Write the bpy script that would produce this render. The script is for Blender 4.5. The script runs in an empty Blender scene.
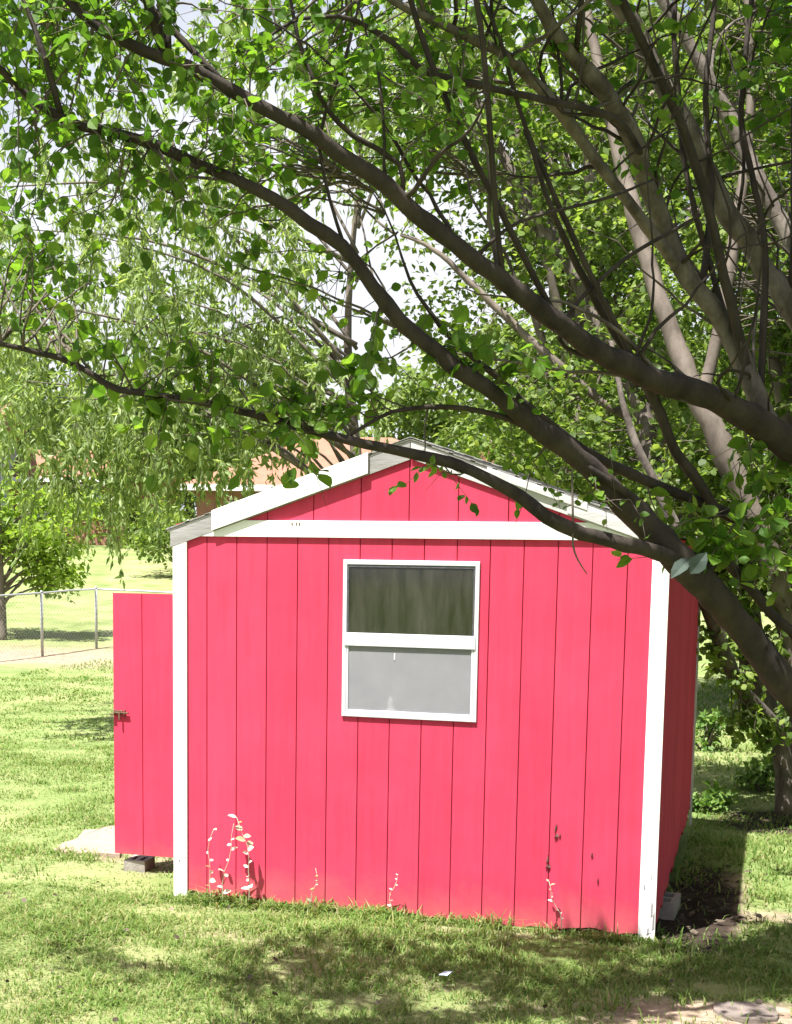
import bpy, math, random
import numpy as np
from mathutils import Matrix, Vector
random.seed(7)
rng = np.random.default_rng(11)
sc = bpy.context.scene
COL = sc.collection

# ------------------------------------------------------------------ camera
F, PX, PY = 1394.08, 362.92, 727.63
CAM = np.array([3.7246, -8.2791, 2.2622])
yaw, pitch, roll = -0.289, -0.1236, 0.014
fw = np.array([math.sin(yaw)*math.cos(pitch), math.cos(yaw)*math.cos(pitch), math.sin(pitch)])
r0 = np.array([math.cos(yaw), -math.sin(yaw), 0.0]); u0 = np.cross(r0, fw)
RT = r0*math.cos(roll)+u0*math.sin(roll); UP = -r0*math.sin(roll)+u0*math.cos(roll)
def P(px, py, d):
    """world point seen at photo position (px, py), d metres in front of the camera"""
    return CAM + d*(fw + (px-PX)/F*RT - (py-PY)/F*UP)
cd = bpy.data.cameras.new('camera'); cam = bpy.data.objects.new('camera', cd); COL.objects.link(cam)
cam.matrix_world = Matrix(((RT[0],UP[0],-fw[0],CAM[0]),(RT[1],UP[1],-fw[1],CAM[1]),(RT[2],UP[2],-fw[2],CAM[2]),(0,0,0,1)))
cd.sensor_width = 36; cd.sensor_fit = 'AUTO'; cd.lens = F/1024*36
cd.shift_x = (396-PX)/1024; cd.shift_y = (PY-512)/1024
cd.clip_start = 0.05; cd.clip_end = 3000
sc.camera = cam

# ------------------------------------------------------------------ light
sd = np.array([0.17, 0.34, -1.0]); sd /= np.linalg.norm(sd)      # direction the sunlight travels
el = math.asin(-sd[2]); az = math.atan2(-sd[0], -sd[1])          # azimuth of the sun from +y, clockwise
w = bpy.data.worlds.new('World'); sc.world = w; w.use_nodes = True
nt = w.node_tree; bg = nt.nodes['Background']
sk = nt.nodes.new('ShaderNodeTexSky'); sk.sky_type = 'NISHITA'; sk.sun_disc = False
sk.sun_elevation = el; sk.sun_rotation = az; sk.air_density = 1.0; sk.dust_density = 4.0; sk.ozone_density = 1.0
# bright broken cloud low in the sky: thick towards the horizon, thinning out overhead
wtc = nt.nodes.new('ShaderNodeTexCoord'); wno = nt.nodes.new('ShaderNodeTexNoise'); wno.inputs['Scale'].default_value = 2.6
wno.inputs['Detail'].default_value = 7; wno.inputs['Roughness'].default_value = 0.55
nt.links.new(wtc.outputs['Generated'], wno.inputs['Vector'])
wsx = nt.nodes.new('ShaderNodeSeparateXYZ'); nt.links.new(wtc.outputs['Generated'], wsx.inputs[0])
wm1 = nt.nodes.new('ShaderNodeMapRange'); wm1.inputs[1].default_value = 0.15; wm1.inputs[2].default_value = 0.75; wm1.inputs[3].default_value = 0.30; wm1.inputs[4].default_value = -0.35
nt.links.new(wsx.outputs['Z'], wm1.inputs[0])
wad = nt.nodes.new('ShaderNodeMath'); wad.operation = 'ADD'; nt.links.new(wno.outputs['Fac'], wad.inputs[0]); nt.links.new(wm1.outputs[0], wad.inputs[1])
wm2 = nt.nodes.new('ShaderNodeMapRange'); wm2.inputs[1].default_value = 0.48; wm2.inputs[2].default_value = 0.72
nt.links.new(wad.outputs[0], wm2.inputs[0])
wmx = nt.nodes.new('ShaderNodeMixRGB'); nt.links.new(wm2.outputs[0], wmx.inputs[0]); nt.links.new(sk.outputs[0], wmx.inputs[1])
wmx.inputs[2].default_value = (5.5, 5.6, 6.0, 1)
nt.links.new(wmx.outputs[0], bg.inputs[0]); bg.inputs[1].default_value = 0.06
sl = bpy.data.lights.new('sun', 'SUN'); sl.energy = 5.0; sl.angle = math.radians(0.55); sl.color = (1.0, 0.965, 0.92)
so = bpy.data.objects.new('sun', sl); COL.objects.link(so)
so.rotation_euler = Vector(sd).to_track_quat('-Z', 'Y').to_euler(); so.location = (-5, -12, 25)
sc.view_settings.view_transform = 'Standard'; sc.view_settings.look = 'None'
sc.view_settings.exposure = 1.65; sc.view_settings.gamma = 1
sc.cycles.use_denoising = True
sc.cycles.max_bounces = 7; sc.cycles.transparent_max_bounces = 12
sc.cycles.caustics_reflective = False; sc.cycles.caustics_refractive = False

# ------------------------------------------------------------------ materials
def nodes(name):
    m = bpy.data.materials.new(name); m.use_nodes = True
    n = m.node_tree; b = n.nodes['Principled BSDF']
    return m, n, b
def ramp(n, stops):
    r = n.nodes.new('ShaderNodeValToRGB'); e = r.color_ramp.elements
    while len(e) < len(stops): e.new(0.5)
    for x, (p, c) in zip(e, stops):
        x.position = p; x.color = (*c, 1)
    return r
def noise(n, scale, detail=6, rough=0.6, stretch=None, coord='Object'):
    tc = n.nodes.new('ShaderNodeTexCoord'); mp = n.nodes.new('ShaderNodeMapping')
    if stretch: mp.inputs['Scale'].default_value = stretch
    n.links.new(tc.outputs[coord], mp.inputs[0])
    t = n.nodes.new('ShaderNodeTexNoise'); t.inputs['Scale'].default_value = scale
    t.inputs['Detail'].default_value = detail; t.inputs['Roughness'].default_value = rough
    n.links.new(mp.outputs[0], t.inputs['Vector'])
    return t
def mat(name, c1, c2=None, scale=8, rough=0.7, bump=0.0, bscale=40, stretch=None, lo=0.3, hi=0.7, spec=0.3, metal=0.0, dist=0.01):
    m, n, b = nodes(name)
    c2 = c2 or c1
    t = noise(n, scale, stretch=stretch); r = ramp(n, [(lo, c1), (hi, c2)])
    n.links.new(t.outputs['Fac'], r.inputs[0]); n.links.new(r.outputs[0], b.inputs['Base Color'])
    b.inputs['Roughness'].default_value = rough; b.inputs['Specular IOR Level'].default_value = spec
    b.inputs['Metallic'].default_value = metal
    if bump:
        t2 = noise(n, bscale, stretch=stretch); bp = n.nodes.new('ShaderNodeBump')
        bp.inputs['Strength'].default_value = bump; bp.inputs['Distance'].default_value = dist
        n.links.new(t2.outputs['Fac'], bp.inputs['Height']); n.links.new(bp.outputs[0], b.inputs['Normal'])
    return m
def leaf_mat(name, stops, trans=0.45, rough=0.45, spec=0.25, tcol=(1.15, 1.2, 0.55)):
    m, n, b = nodes(name)
    g = n.nodes.new('ShaderNodeNewGeometry'); r = ramp(n, stops)
    n.links.new(g.outputs['Random Per Island'], r.inputs[0])
    t = noise(n, 1.1, 2); hs = n.nodes.new('ShaderNodeHueSaturation')
    mr = n.nodes.new('ShaderNodeMapRange'); mr.inputs[3].default_value = 0.72; mr.inputs[4].default_value = 1.3
    n.links.new(t.outputs['Fac'], mr.inputs[0]); n.links.new(mr.outputs[0], hs.inputs['Value'])
    n.links.new(r.outputs[0], hs.inputs['Color'])
    n.links.new(hs.outputs[0], b.inputs['Base Color'])
    b.inputs['Roughness'].default_value = rough; b.inputs['Specular IOR Level'].default_value = spec
    tr = n.nodes.new('ShaderNodeBsdfTranslucent')
    mx = n.nodes.new('ShaderNodeMixRGB'); mx.blend_type = 'MULTIPLY'; mx.inputs[0].default_value = 1
    mx.inputs[2].default_value = (*tcol, 1); n.links.new(hs.outputs[0], mx.inputs[1])
    n.links.new(mx.outputs[0], tr.inputs[0])
    ms = n.nodes.new('ShaderNodeMixShader'); ms.inputs[0].default_value = trans
    n.links.new(b.outputs[0], ms.inputs[1]); n.links.new(tr.outputs[0], ms.inputs[2])
    n.links.new(ms.outputs[0], n.nodes['Material Output'].inputs[0])
    return m
M = {}
def paint_mat(name, c1, c2, fade):
    m, n, b = nodes(name)
    t = noise(n, 2.3, 5); r = ramp(n, [(0.3, c1), (0.72, c2)])
    gi = n.nodes.new('ShaderNodeNewGeometry'); mi = n.nodes.new('ShaderNodeMath'); mi.operation = 'MULTIPLY_ADD'; mi.inputs[1].default_value = .30
    n.links.new(gi.outputs['Random Per Island'], mi.inputs[0]); n.links.new(t.outputs['Fac'], mi.inputs[2])
    mj = n.nodes.new('ShaderNodeMath'); mj.operation = 'SUBTRACT'; mj.inputs[1].default_value = .15; n.links.new(mi.outputs[0], mj.inputs[0])
    n.links.new(mj.outputs[0], r.inputs[0])
    t3 = noise(n, 30, 6, stretch=(1, 1, 0.06)); r3 = ramp(n, [(0.35, (0.82,)*3), (0.62, (1.0,)*3)])
    n.links.new(t3.outputs['Fac'], r3.inputs[0])
    mx = n.nodes.new('ShaderNodeMixRGB'); mx.blend_type = 'MULTIPLY'; mx.inputs[0].default_value = 0.55
    n.links.new(r.outputs[0], mx.inputs[1]); n.links.new(r3.outputs[0], mx.inputs[2])
    t4 = noise(n, 11, 8, 0.7, stretch=(1, 1, 0.5)); r4 = ramp(n, [(0.70, (0, 0, 0)), (0.76, (1, 1, 1))])
    n.links.new(t4.outputs['Fac'], r4.inputs[0])
    m2 = n.nodes.new('ShaderNodeMixRGB'); n.links.new(r4.outputs[0], m2.inputs[0])
    n.links.new(mx.outputs[0], m2.inputs[1]); m2.inputs[2].default_value = (*fade, 1)
    tcz = n.nodes.new('ShaderNodeTexCoord'); sz_ = n.nodes.new('ShaderNodeSeparateXYZ'); n.links.new(tcz.outputs['Object'], sz_.inputs[0])
    t6 = noise(n, 3.2, 9, 0.75); ad = n.nodes.new('ShaderNodeMath'); ad.operation = 'MULTIPLY_ADD'; ad.inputs[1].default_value = 0.55
    sb_ = n.nodes.new('ShaderNodeMath'); sb_.operation = 'MULTIPLY'; sb_.inputs[1].default_value = -1.0; n.links.new(sz_.outputs['Z'], sb_.inputs[0])
    n.links.new(t6.outputs['Fac'], ad.inputs[0]); n.links.new(sb_.outputs[0], ad.inputs[2])
    mrz = n.nodes.new('ShaderNodeMapRange'); mrz.inputs[1].default_value = 0.02; mrz.inputs[2].default_value = 0.30; mrz.inputs[3].default_value = 0; mrz.inputs[4].default_value = 0.42
    n.links.new(ad.outputs[0], mrz.inputs[0])
    m4 = n.nodes.new('ShaderNodeMixRGB'); n.links.new(mrz.outputs[0], m4.inputs[0]); n.links.new(m2.outputs[0], m4.inputs[1]); m4.inputs[2].default_value = (0.40, 0.17, 0.13, 1)
    n.links.new(m4.outputs[0], b.inputs['Base Color'])
    b.inputs['Roughness'].default_value = 0.8; b.inputs['Specular IOR Level'].default_value = 0.06
    bp = n.nodes.new('ShaderNodeBump'); bp.inputs['Strength'].default_value = 0.25; bp.inputs['Distance'].default_value = 0.004
    n.links.new(t3.outputs['Fac'], bp.inputs['Height']); n.links.new(bp.outputs[0], b.inputs['Normal'])
    return m
M['red'] = paint_mat('red_paint', (0.50, 0.045, 0.090), (0.58, 0.057, 0.112), (0.47, 0.068, 0.095))
M['white'] = mat('white_paint', (0.80, 0.80, 0.79), (0.70, 0.70, 0.68), 5, 0.6, 0.2, 30, (1, 1, 0.3))
M['chippaint'] = mat('chipped_white_paint', (0.80, 0.79, 0.77), (0.76, 0.75, 0.72), 5, 0.65, 0.3, 30, (1, 1, 0.3))
M['greywood'] = mat('weathered_grey_board', (0.30, 0.29, 0.285), (0.20, 0.19, 0.185), 14, 0.8, 0.4, 30, (0.2, 1, 1))
M['palewood'] = mat('pale_weathered_board', (0.56, 0.55, 0.55), (0.40, 0.39, 0.39), 9, 0.8, 0.3, 30, (0.3, 1, 1))
M['shingle'] = mat('grey_shingle', (0.16, 0.155, 0.15), (0.30, 0.29, 0.28), 60, 0.9, 0.5, 90)
M['dark'] = mat('dark_interior_board', (0.05, 0.04, 0.035), (0.09, 0.07, 0.055), 10, 0.9)
M['alu'] = mat('white_aluminium', (0.60, 0.61, 0.64), (0.50, 0.51, 0.55), 20, 0.45, spec=0.5)
M['gasket'] = mat('dark_gasket', (0.05, 0.05, 0.06), (0.10, 0.10, 0.11), 30, 0.7)
M['rust'] = mat('rusty_steel', (0.09, 0.05, 0.035), (0.20, 0.12, 0.08), 60, 0.6, 0.4, 80, metal=0.4)
M['galv'] = mat('galvanised_steel', (0.36, 0.37, 0.38), (0.46, 0.47, 0.48), 20, 0.5, metal=0.35)
M['concrete'] = mat('old_concrete', (0.34, 0.31, 0.28), (0.22, 0.20, 0.175), 9, 0.9, 0.5, 50)
M['stone'] = mat('flat_stone', (0.20, 0.165, 0.145), (0.12, 0.10, 0.085), 7, 0.9, 0.5, 40)
M['plank'] = mat('weathered_plank', (0.33, 0.24, 0.195), (0.24, 0.175, 0.14), 7, 0.85, 0.4, 30, (0.3, 2, 1))
M['barkgrey'] = mat('grey_mottled_bark', (0.055, 0.044, 0.036), (0.15, 0.128, 0.108), 11, 0.85, 0.8, 30, (1, 1, 0.5), lo=0.38, hi=0.66, dist=0.012)
M['bark'] = mat('dark_bark', (0.014, 0.010, 0.008), (0.050, 0.038, 0.030), 9, 0.85, 0.7, 30, (1, 1, 0.5), dist=0.012)
M['barkpale'] = mat('pale_smooth_bark', (0.075, 0.06, 0.048), (0.20, 0.165, 0.135), 7, 0.75, 0.5, 20, (1, 1, 0.4))
M['barkfar'] = mat('grey_brown_bark', (0.09, 0.075, 0.06), (0.17, 0.145, 0.12), 6, 0.9, 0.5, 18)
M['twig'] = mat('twig_bark', (0.05, 0.04, 0.03), (0.12, 0.10, 0.075), 12, 0.8)
M['leaf_near'] = leaf_mat('broad_leaf', [(0.0, (0.06, 0.135, 0.018)), (0.45, (0.098, 0.195, 0.026)), (0.8, (0.15, 0.265, 0.036)), (1.0, (0.21, 0.32, 0.055))], 0.62, 0.5)
M['leaf_glauc'] = leaf_mat('blue_green_leaf', [(0.0, (0.030, 0.046, 0.036)), (1.0, (0.04, 0.058, 0.045))], 0.1, 0.65)
M['leaf_mid'] = leaf_mat('mid_green_leaf', [(0.0, (0.07, 0.12, 0.025)), (0.5, (0.13, 0.20, 0.045)), (1.0, (0.25, 0.32, 0.085))], 0.55)
M['leaf_willow'] = leaf_mat('narrow_pale_leaf', [(0.0, (0.16, 0.23, 0.09)), (0.5, (0.25, 0.33, 0.13)), (1.0, (0.36, 0.43, 0.20))], 0.58, 0.4, 0.35)
M['leaf_bright'] = leaf_mat('bright_yellow_green_leaf', [(0.0, (0.17, 0.28, 0.035)), (1.0, (0.32, 0.42, 0.09))], 0.6)
M['leaf_far'] = leaf_mat('distant_leaf', [(0.0, (0.11, 0.17, 0.05)), (0.6, (0.19, 0.26, 0.08)), (1.0, (0.28, 0.34, 0.12))], 0.5)
M['grass'] = leaf_mat('grass_blade', [(0.0, (0.085, 0.165, 0.032)), (0.4, (0.145, 0.24, 0.052)), (0.68, (0.205, 0.285, 0.082)), (0.93, (0.30, 0.305, 0.125)), (1.0, (0.40, 0.35, 0.21))], 0.45, 0.6, 0.15, (1.1, 1.1, 0.7))
M['weed'] = leaf_mat('pale_weed_leaf', [(0.0, (0.34, 0.36, 0.22)), (0.5, (0.52, 0.52, 0.42)), (1.0, (0.70, 0.69, 0.62))], 0.35, 0.5)
M['weedgreen'] = leaf_mat('green_weed_leaf', [(0.0, (0.07, 0.15, 0.03)), (1.0, (0.17, 0.26, 0.06))], 0.35, 0.5)
M['litter'] = leaf_mat('dry_leaf', [(0.0, (0.04, 0.03, 0.02)), (0.7, (0.09, 0.07, 0.05)), (1.0, (0.15, 0.12, 0.09))], 0.1, 0.7)
M['houseroof'] = mat('terracotta_shingle', (0.27, 0.135, 0.09), (0.21, 0.105, 0.07), 3, 0.9, 0.3, 20)
M['brick'] = mat('salmon_brick', (0.28, 0.145, 0.10), (0.22, 0.11, 0.08), 5, 0.9, 0.3, 20)
M['bluewall'] = mat('pale_blue_siding', (0.50, 0.56, 0.64), (0.46, 0.52, 0.60), 2, 0.7)
M['glass_far'] = mat('dark_window_glass', (0.04, 0.05, 0.06), (0.07, 0.08, 0.09), 2, 0.15, spec=0.6)
M['reflection_sheet'] = mat('olive_reflection', (0.040, 0.055, 0.012), (0.085, 0.085, 0.035), 6, 0.9, stretch=(1.2, 1, 0.35))  # greenish reflection of the upper pane, put into a sheet's colour
M['scrap'] = mat('pale_blue_scrap', (0.45, 0.55, 0.65), (0.5, 0.6, 0.7), 10, 0.6)

def window_glass():
    m, n, b = nodes('grimy_window_glass')
    t = noise(n, 9, 7, 0.6, stretch=(1.5, 1, 0.22)); r = ramp(n, [(0.36, (0.03,)*3), (0.74, (0.30,)*3)])
    n.links.new(t.outputs['Fac'], r.inputs[0])
    b.inputs['Base Color'].default_value = (0.16, 0.15, 0.12, 1); b.inputs['Roughness'].default_value = 0.7
    tp = n.nodes.new('ShaderNodeBsdfTransparent'); tp.inputs[0].default_value = (0.75, 0.78, 0.74, 1)
    gl = n.nodes.new('ShaderNodeBsdfGlossy'); gl.inputs['Roughness'].default_value = 0.06
    fr = n.nodes.new('ShaderNodeFresnel'); fr.inputs[0].default_value = 1.5
    m1 = n.nodes.new('ShaderNodeMixShader'); n.links.new(fr.outputs[0], m1.inputs[0])
    n.links.new(tp.outputs[0], m1.inputs[1]); n.links.new(gl.outputs[0], m1.inputs[2])
    m2 = n.nodes.new('ShaderNodeMixShader'); n.links.new(r.outputs[0], m2.inputs[0])
    n.links.new(m1.outputs[0], m2.inputs[1]); n.links.new(b.outputs[0], m2.inputs[2])
    n.links.new(m2.outputs[0], n.nodes['Material Output'].inputs[0])
    return m
def screen_mat():
    m, n, b = nodes('insect_screen_cloth')
    t = noise(n, 5, 4); r = ramp(n, [(0.3, (0.30, 0.30, 0.33)), (0.7, (0.355, 0.355, 0.38))])
    n.links.new(t.outputs['Fac'], r.inputs[0]); n.links.new(r.outputs[0], b.inputs['Base Color'])
    b.inputs['Roughness'].default_value = 0.8
    tp = n.nodes.new('ShaderNodeBsdfTransparent'); ms = n.nodes.new('ShaderNodeMixShader'); ms.inputs[0].default_value = 0.52
    n.links.new(tp.outputs[0], ms.inputs[1]); n.links.new(b.outputs[0], ms.inputs[2])
    n.links.new(ms.outputs[0], n.nodes['Material Output'].inputs[0])
    return m
M['glass'] = window_glass(); M['screen'] = screen_mat()

# ------------------------------------------------------------------ mesh helpers
def raw_mesh(name, V, sizes, loops, smooth=False):
    me = bpy.data.meshes.new(name)
    V = np.asarray(V, np.float32); loops = np.asarray(loops, np.int32); sizes = np.asarray(sizes, np.int32)
    me.vertices.add(len(V)); me.vertices.foreach_set('co', V.ravel())
    me.loops.add(len(loops)); me.loops.foreach_set('vertex_index', loops)
    me.polygons.add(len(sizes))
    st = np.zeros(len(sizes), np.int32); st[1:] = np.cumsum(sizes)[:-1]
    me.polygons.foreach_set('loop_start', st)
    me.polygons.foreach_set('use_smooth', np.full(len(sizes), smooth))
    me.update(calc_edges=True); me.validate()
    return me
class MB:
    def __init__(s): s.v = []; s.f = []; s.sm = False
    def add(s, V, Fs):
        o = len(s.v); s.v += [tuple(map(float, p)) for p in V]; s.f += [tuple(i+o for i in f) for f in Fs]; return s
    def box(s, x0, x1, y0, y1, z0, z1, bev=0.0):
        return s.prism([(x0, z0), (x1, z0), (x1, z1), (x0, z1)], y0, y1)
    def prism(s, poly, y0, y1):               # polygon in x,z extruded along y
        n = len(poly)
        V = [(x, y0, z) for x, z in poly]+[(x, y1, z) for x, z in poly]
        Fs = [tuple(range(n)), tuple(range(2*n-1, n-1, -1))]
        for i in range(n):
            j = (i+1) % n; Fs.append((i, i+n, j+n, j))
        return s.add(V, Fs)
    def prism_x(s, poly, x0, x1):             # polygon in y,z extruded along x
        n = len(poly)
        V = [(x0, y, z) for y, z in poly]+[(x1, y, z) for y, z in poly]
        Fs = [tuple(range(n)), tuple(range(2*n-1, n-1, -1))]
        for i in range(n):
            j = (i+1) % n; Fs.append((i, i+n, j+n, j))
        return s.add(V, Fs)
    def hull(s, top, bot):                    # two matching loops
        n = len(top)
        Fs = [tuple(range(n)), tuple(range(2*n-1, n-1, -1))]
        for i in range(n):
            j = (i+1) % n; Fs.append((i, i+n, j+n, j))
        return s.add(list(top)+list(bot), Fs)
    def tube(s, pts, rad, k=8, wob=0.0):
        V, Fs = tube_arrays(pts, rad, k, wob); s.add(V, Fs); s.sm = True; return s
    def build(s, name, material, parent=None, bevel=0.0):
        me = bpy.data.meshes.new(name); me.from_pydata(s.v, [], s.f); me.update()
        import bmesh
        bm = bmesh.new(); bm.from_mesh(me); bmesh.ops.recalc_face_normals(bm, faces=bm.faces); bm.to_mesh(me); bm.free()
        if s.sm: me.polygons.foreach_set('use_smooth', [True]*len(me.polygons))
        return link(name, me, material, parent, bevel)
def link(name, me, material, parent=None, bevel=0.0):
    o = bpy.data.objects.new(name, me); COL.objects.link(o)
    if material: me.materials.append(material)
    if parent is not None:
        o.parent = parent; o.matrix_parent_inverse = Matrix.Translation(-Vector(world_loc(parent)))
    if bevel:
        b = o.modifiers.new('bevel', 'BEVEL'); b.width = bevel; b.segments = 2; b.limit_method = 'ANGLE'
    return o
def world_loc(o):
    p = Vector(o.location)
    while o.parent is not None:
        if o.type == 'MESH': return (0, 0, 0) if o.location.length == 0 else p
        o = o.parent; p += o.location
    return p if o.type == 'EMPTY' else Vector(o.location)
def tag(o, label=None, cat=None, group=None, kind=None):
    if label: o['label'] = label
    if cat: o['category'] = cat
    if group: o['group'] = group
    if kind: o['kind'] = kind
    return o
def thing(name, loc, label, cat, group=None):
    o = bpy.data.objects.new(name, None); COL.objects.link(o); o.location = [float(c) for c in loc]
    o.empty_display_size = 0.2
    return tag(o, label, cat, group)
# parts are modelled in world coordinates; a part of a part sits under a mesh at the origin of that part
def resample(pts, rad, step):
    pts = np.asarray(pts, float); rad = np.asarray(rad, float)
    n = len(pts)
    ext = np.vstack([2*pts[0]-pts[1], pts, 2*pts[-1]-pts[-2]])
    O, R = [], []
    for i in range(n-1):
        p0, p1, p2, p3 = ext[i:i+4]
        m = max(2, int(np.linalg.norm(p2-p1)/step))
        for k in range(m):
            t = k/m
            O.append(0.5*((2*p1)+(-p0+p2)*t+(2*p0-5*p1+4*p2-p3)*t*t+(-p0+3*p1-3*p2+p3)*t**3))
            R.append(rad[i]*(1-t)+rad[i+1]*t)
    O.append(pts[-1]); R.append(rad[-1])
    return np.array(O), np.array(R)
def tube_arrays(pts, rad, k=8, wob=0.0):
    pts = np.asarray(pts, float); n = len(pts)
    if np.isscalar(rad): rad = [rad]*n
    T = np.gradient(pts, axis=0); T /= np.linalg.norm(T, axis=1)[:, None]+1e-9
    a = np.array([0, 0, 1.0]) if abs(T[0][2]) < 0.9 else np.array([1.0, 0, 0])
    nrm = np.cross(T[0], a); nrm /= np.linalg.norm(nrm)
    V = []; ph = np.arange(k)*2*math.pi/k
    for i in range(n):
        nrm = nrm-T[i]*(nrm@T[i]); nrm /= np.linalg.norm(nrm)+1e-9
        b = np.cross(T[i], nrm)
        rr = rad[i]*(1+(wob*rng.standard_normal(k) if wob else 0))
        V.append(pts[i]+np.outer(np.cos(ph)*rr, nrm)+np.outer(np.sin(ph)*rr, b))
    V = np.concatenate(V); Fs = []
    for i in range(n-1):
        for j in range(k):
            Fs.append((i*k+j, i*k+(j+1) % k, (i+1)*k+(j+1) % k, (i+1)*k+j))
    Fs.append(tuple(range(k-1, -1, -1))); Fs.append(tuple((n-1)*k+j for j in range(k)))
    return V, Fs
def unit(a):
    return a/(np.linalg.norm(a, axis=-1, keepdims=True)+1e-9)
T_OVATE = (np.array([[0, 0, 0], [-.30, .22, .05], [.30, .22, .05], [0, .30, -.02], [-.40, .48, .07], [.40, .48, .07], [0, .58, -.01], [-.25, .78, .03], [.25, .78, .03], [0, 1.0, -.08]], float),
           [(0, 2, 3), (0, 3, 1), (3, 2, 5, 6), (1, 3, 6, 4), (6, 5, 8), (4, 6, 7), (6, 8, 9), (6, 9, 7)])
T_DIAM = (np.array([[0, 0, 0], [-.30, .45, .06], [.30, .45, .06], [0, 1.0, -.05]], float), [(0, 2, 3), (0, 3, 1)])
T_NARROW = (np.array([[0, 0, 0], [-.13, .4, .03], [.13, .4, .03], [0, 1.0, -.12]], float), [(0, 2, 3), (0, 3, 1)])
T_ROUND = (np.array([[0, 0, 0], [-.38, .3, .06], [.38, .3, .06], [-.36, .7, .04], [.36, .7, .04], [0, 1.0, -.05]], float), [(0, 2, 4, 3, 1), (3, 4, 5)])
def leaves(name, pos, axis, up, size, templ, material, parent=None):
    pos = np.asarray(pos); ax = unit(np.asarray(axis)); up = np.asarray(up)
    sx = unit(np.cross(ax, up)); nz = np.cross(sx, ax)
    tv, tf = templ
    S = np.asarray(size)[:, None, None]
    V = pos[:, None, :]+S*(tv[None, :, 0, None]*sx[:, None, :]+tv[None, :, 1, None]*ax[:, None, :]+tv[None, :, 2, None]*nz[:, None, :])
    n, k = len(pos), len(tv)
    fl = np.concatenate([np.array(f) for f in tf]); fs = np.array([len(f) for f in tf])
    L = (fl[None, :]+(np.arange(n)*k)[:, None]).ravel()
    me = raw_mesh(name, V.reshape(-1, 3), np.tile(fs, n), L, False)
    return link(name, me, material, parent)

# value noise for ground shapes
_g = np.random.default_rng(3).random((64, 64))
def vnoise(x, y):
    x = np.asarray(x, float); y = np.asarray(y, float)
    xi = np.floor(x).astype(int); yi = np.floor(y).astype(int); u = x-xi; v = y-yi
    u = u*u*(3-2*u); v = v*v*(3-2*v)
    g = lambda a, b: _g[a % 64, b % 64]
    return (g(xi, yi)*(1-u)+g(xi+1, yi)*u)*(1-v)+(g(xi, yi+1)*(1-u)+g(xi+1, yi+1)*u)*v
def fbm(x, y):
    return 0.5*vnoise(x, y)+0.3*vnoise(x*2.1+7, y*2.1+3)+0.2*vnoise(x*4.3+1, y*4.3+9)

# ------------------------------------------------------------------ ground
W, D = 3.09, 3.197
FX, FY = math.sin(yaw), math.cos(yaw)
GS = [-60, -5, 0, 3, 6.0, 20, 27, 34, 45, 60, 90, 400]
GZ = [1.2, 0.62, 0.45, 0.16, 0.0, 0.0, 0.15, 0.38, 1.45, 2.85, 3.6, 5.0]
def gz(x, y):
    s = (np.asarray(x)-CAM[0])*FX+(np.asarray(y)-CAM[1])*FY
    z = 0
    for o, wt in ((-1.2, .25), (0, .5), (1.2, .25)): z = z+wt*np.interp(s+o, GS, GZ)
    near = np.exp(-(np.asarray(x)-1.5)**2/30-(np.asarray(y)-1)**2/40)
    return z+(fbm(np.asarray(x)*0.5, np.asarray(y)*0.5)-0.5)*0.10*(1-0.8*near)
def G(px, d):
    """ground point under photo column px at distance d"""
    p = P(px, 700, d); return np.array([p[0], p[1], float(gz(p[0], p[1]))])
BARE = [  # x, y, rx, ry, strength
    (*P(745, 1003, 6.9)[:2], 0.62, 0.30, 1.0), (*P(690, 1010, 6.7)[:2], 0.45, 0.18, 0.8),
    (*P(785, 899, 8.9)[:2], 0.45, 0.16, 0.8), (3.34, 0.8, 0.28, 1.3, 1.0), (3.32, 0.2, 0.22, 0.5, 1.0),
    (*P(380, 975, 7.5)[:2], 0.5, 0.12, 0.4), (*P(300, 940, 8.0)[:2], 0.5, 0.16, 0.3), (*P(560, 1000, 7.0)[:2], 0.45, 0.16, 0.4),
    (*P(230, 930, 8.3)[:2], 0.3, 0.15, 0.4), (1.8, -0.16, 1.7, 0.10, 0.45), (-0.55, 1.35, 0.7, 0.7, 0.6)]
def bare(x, y):
    b = np.zeros_like(np.asarray(x, float)); nn = fbm(np.asarray(x)*3.1, np.asarray(y)*3.1)-0.5
    for cx, cy, rx, ry, st in BARE:
        q = np.sqrt(((x-cx)/rx)**2+((y-cy)/ry)**2)+nn*0.9
        b = np.maximum(b, st*np.clip((1.15-q)/0.4, 0, 1))
    # dirt strip by the chain-link fence
    s = (x-CAM[0])*FX+(y-CAM[1])*FY
    l = (x-CAM[0])*FY-(y-CAM[1])*FX
    q = np.clip(1.2-np.abs(s-27.6)/2.6-nn*1.0, 0, 1)*np.clip((-3.2-l)/2.0, 0, 1)*np.clip((s-24.0)/1.5, 0, 1)
    return np.maximum(b, q)
def axis_lines(lo, a, b, hi, fine, grow):
    L = list(np.arange(a, b, fine)); st = fine; x = b
    while x < hi: L.append(x); st = min(st*grow, 25); x += st
    st = fine*grow; x = a-st; Q = []
    while x > lo: Q.append(x); st = min(st*grow, 25); x -= st
    return np.array(Q[::-1]+L)
xs = axis_lines(-260, -2.5, 5.5, 260, 0.05, 1.07); ys = axis_lines(-60, -2.4, 5.5, 420, 0.05, 1.06)
X, Y = np.meshgrid(xs, ys); Z = gz(X, Y)
B = bare(X, Y)
Z = Z-0.015*B+(fbm(X*6, Y*6)-0.5)*0.035*np.exp(-((X-2)**2+Y**2)/60)
nx, ny = len(xs), len(ys)
idx = np.arange(nx*ny).reshape(ny, nx)
quads = np.stack([idx[:-1, :-1], idx[:-1, 1:], idx[1:, 1:], idx[1:, :-1]], -1).reshape(-1, 4)
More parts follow.
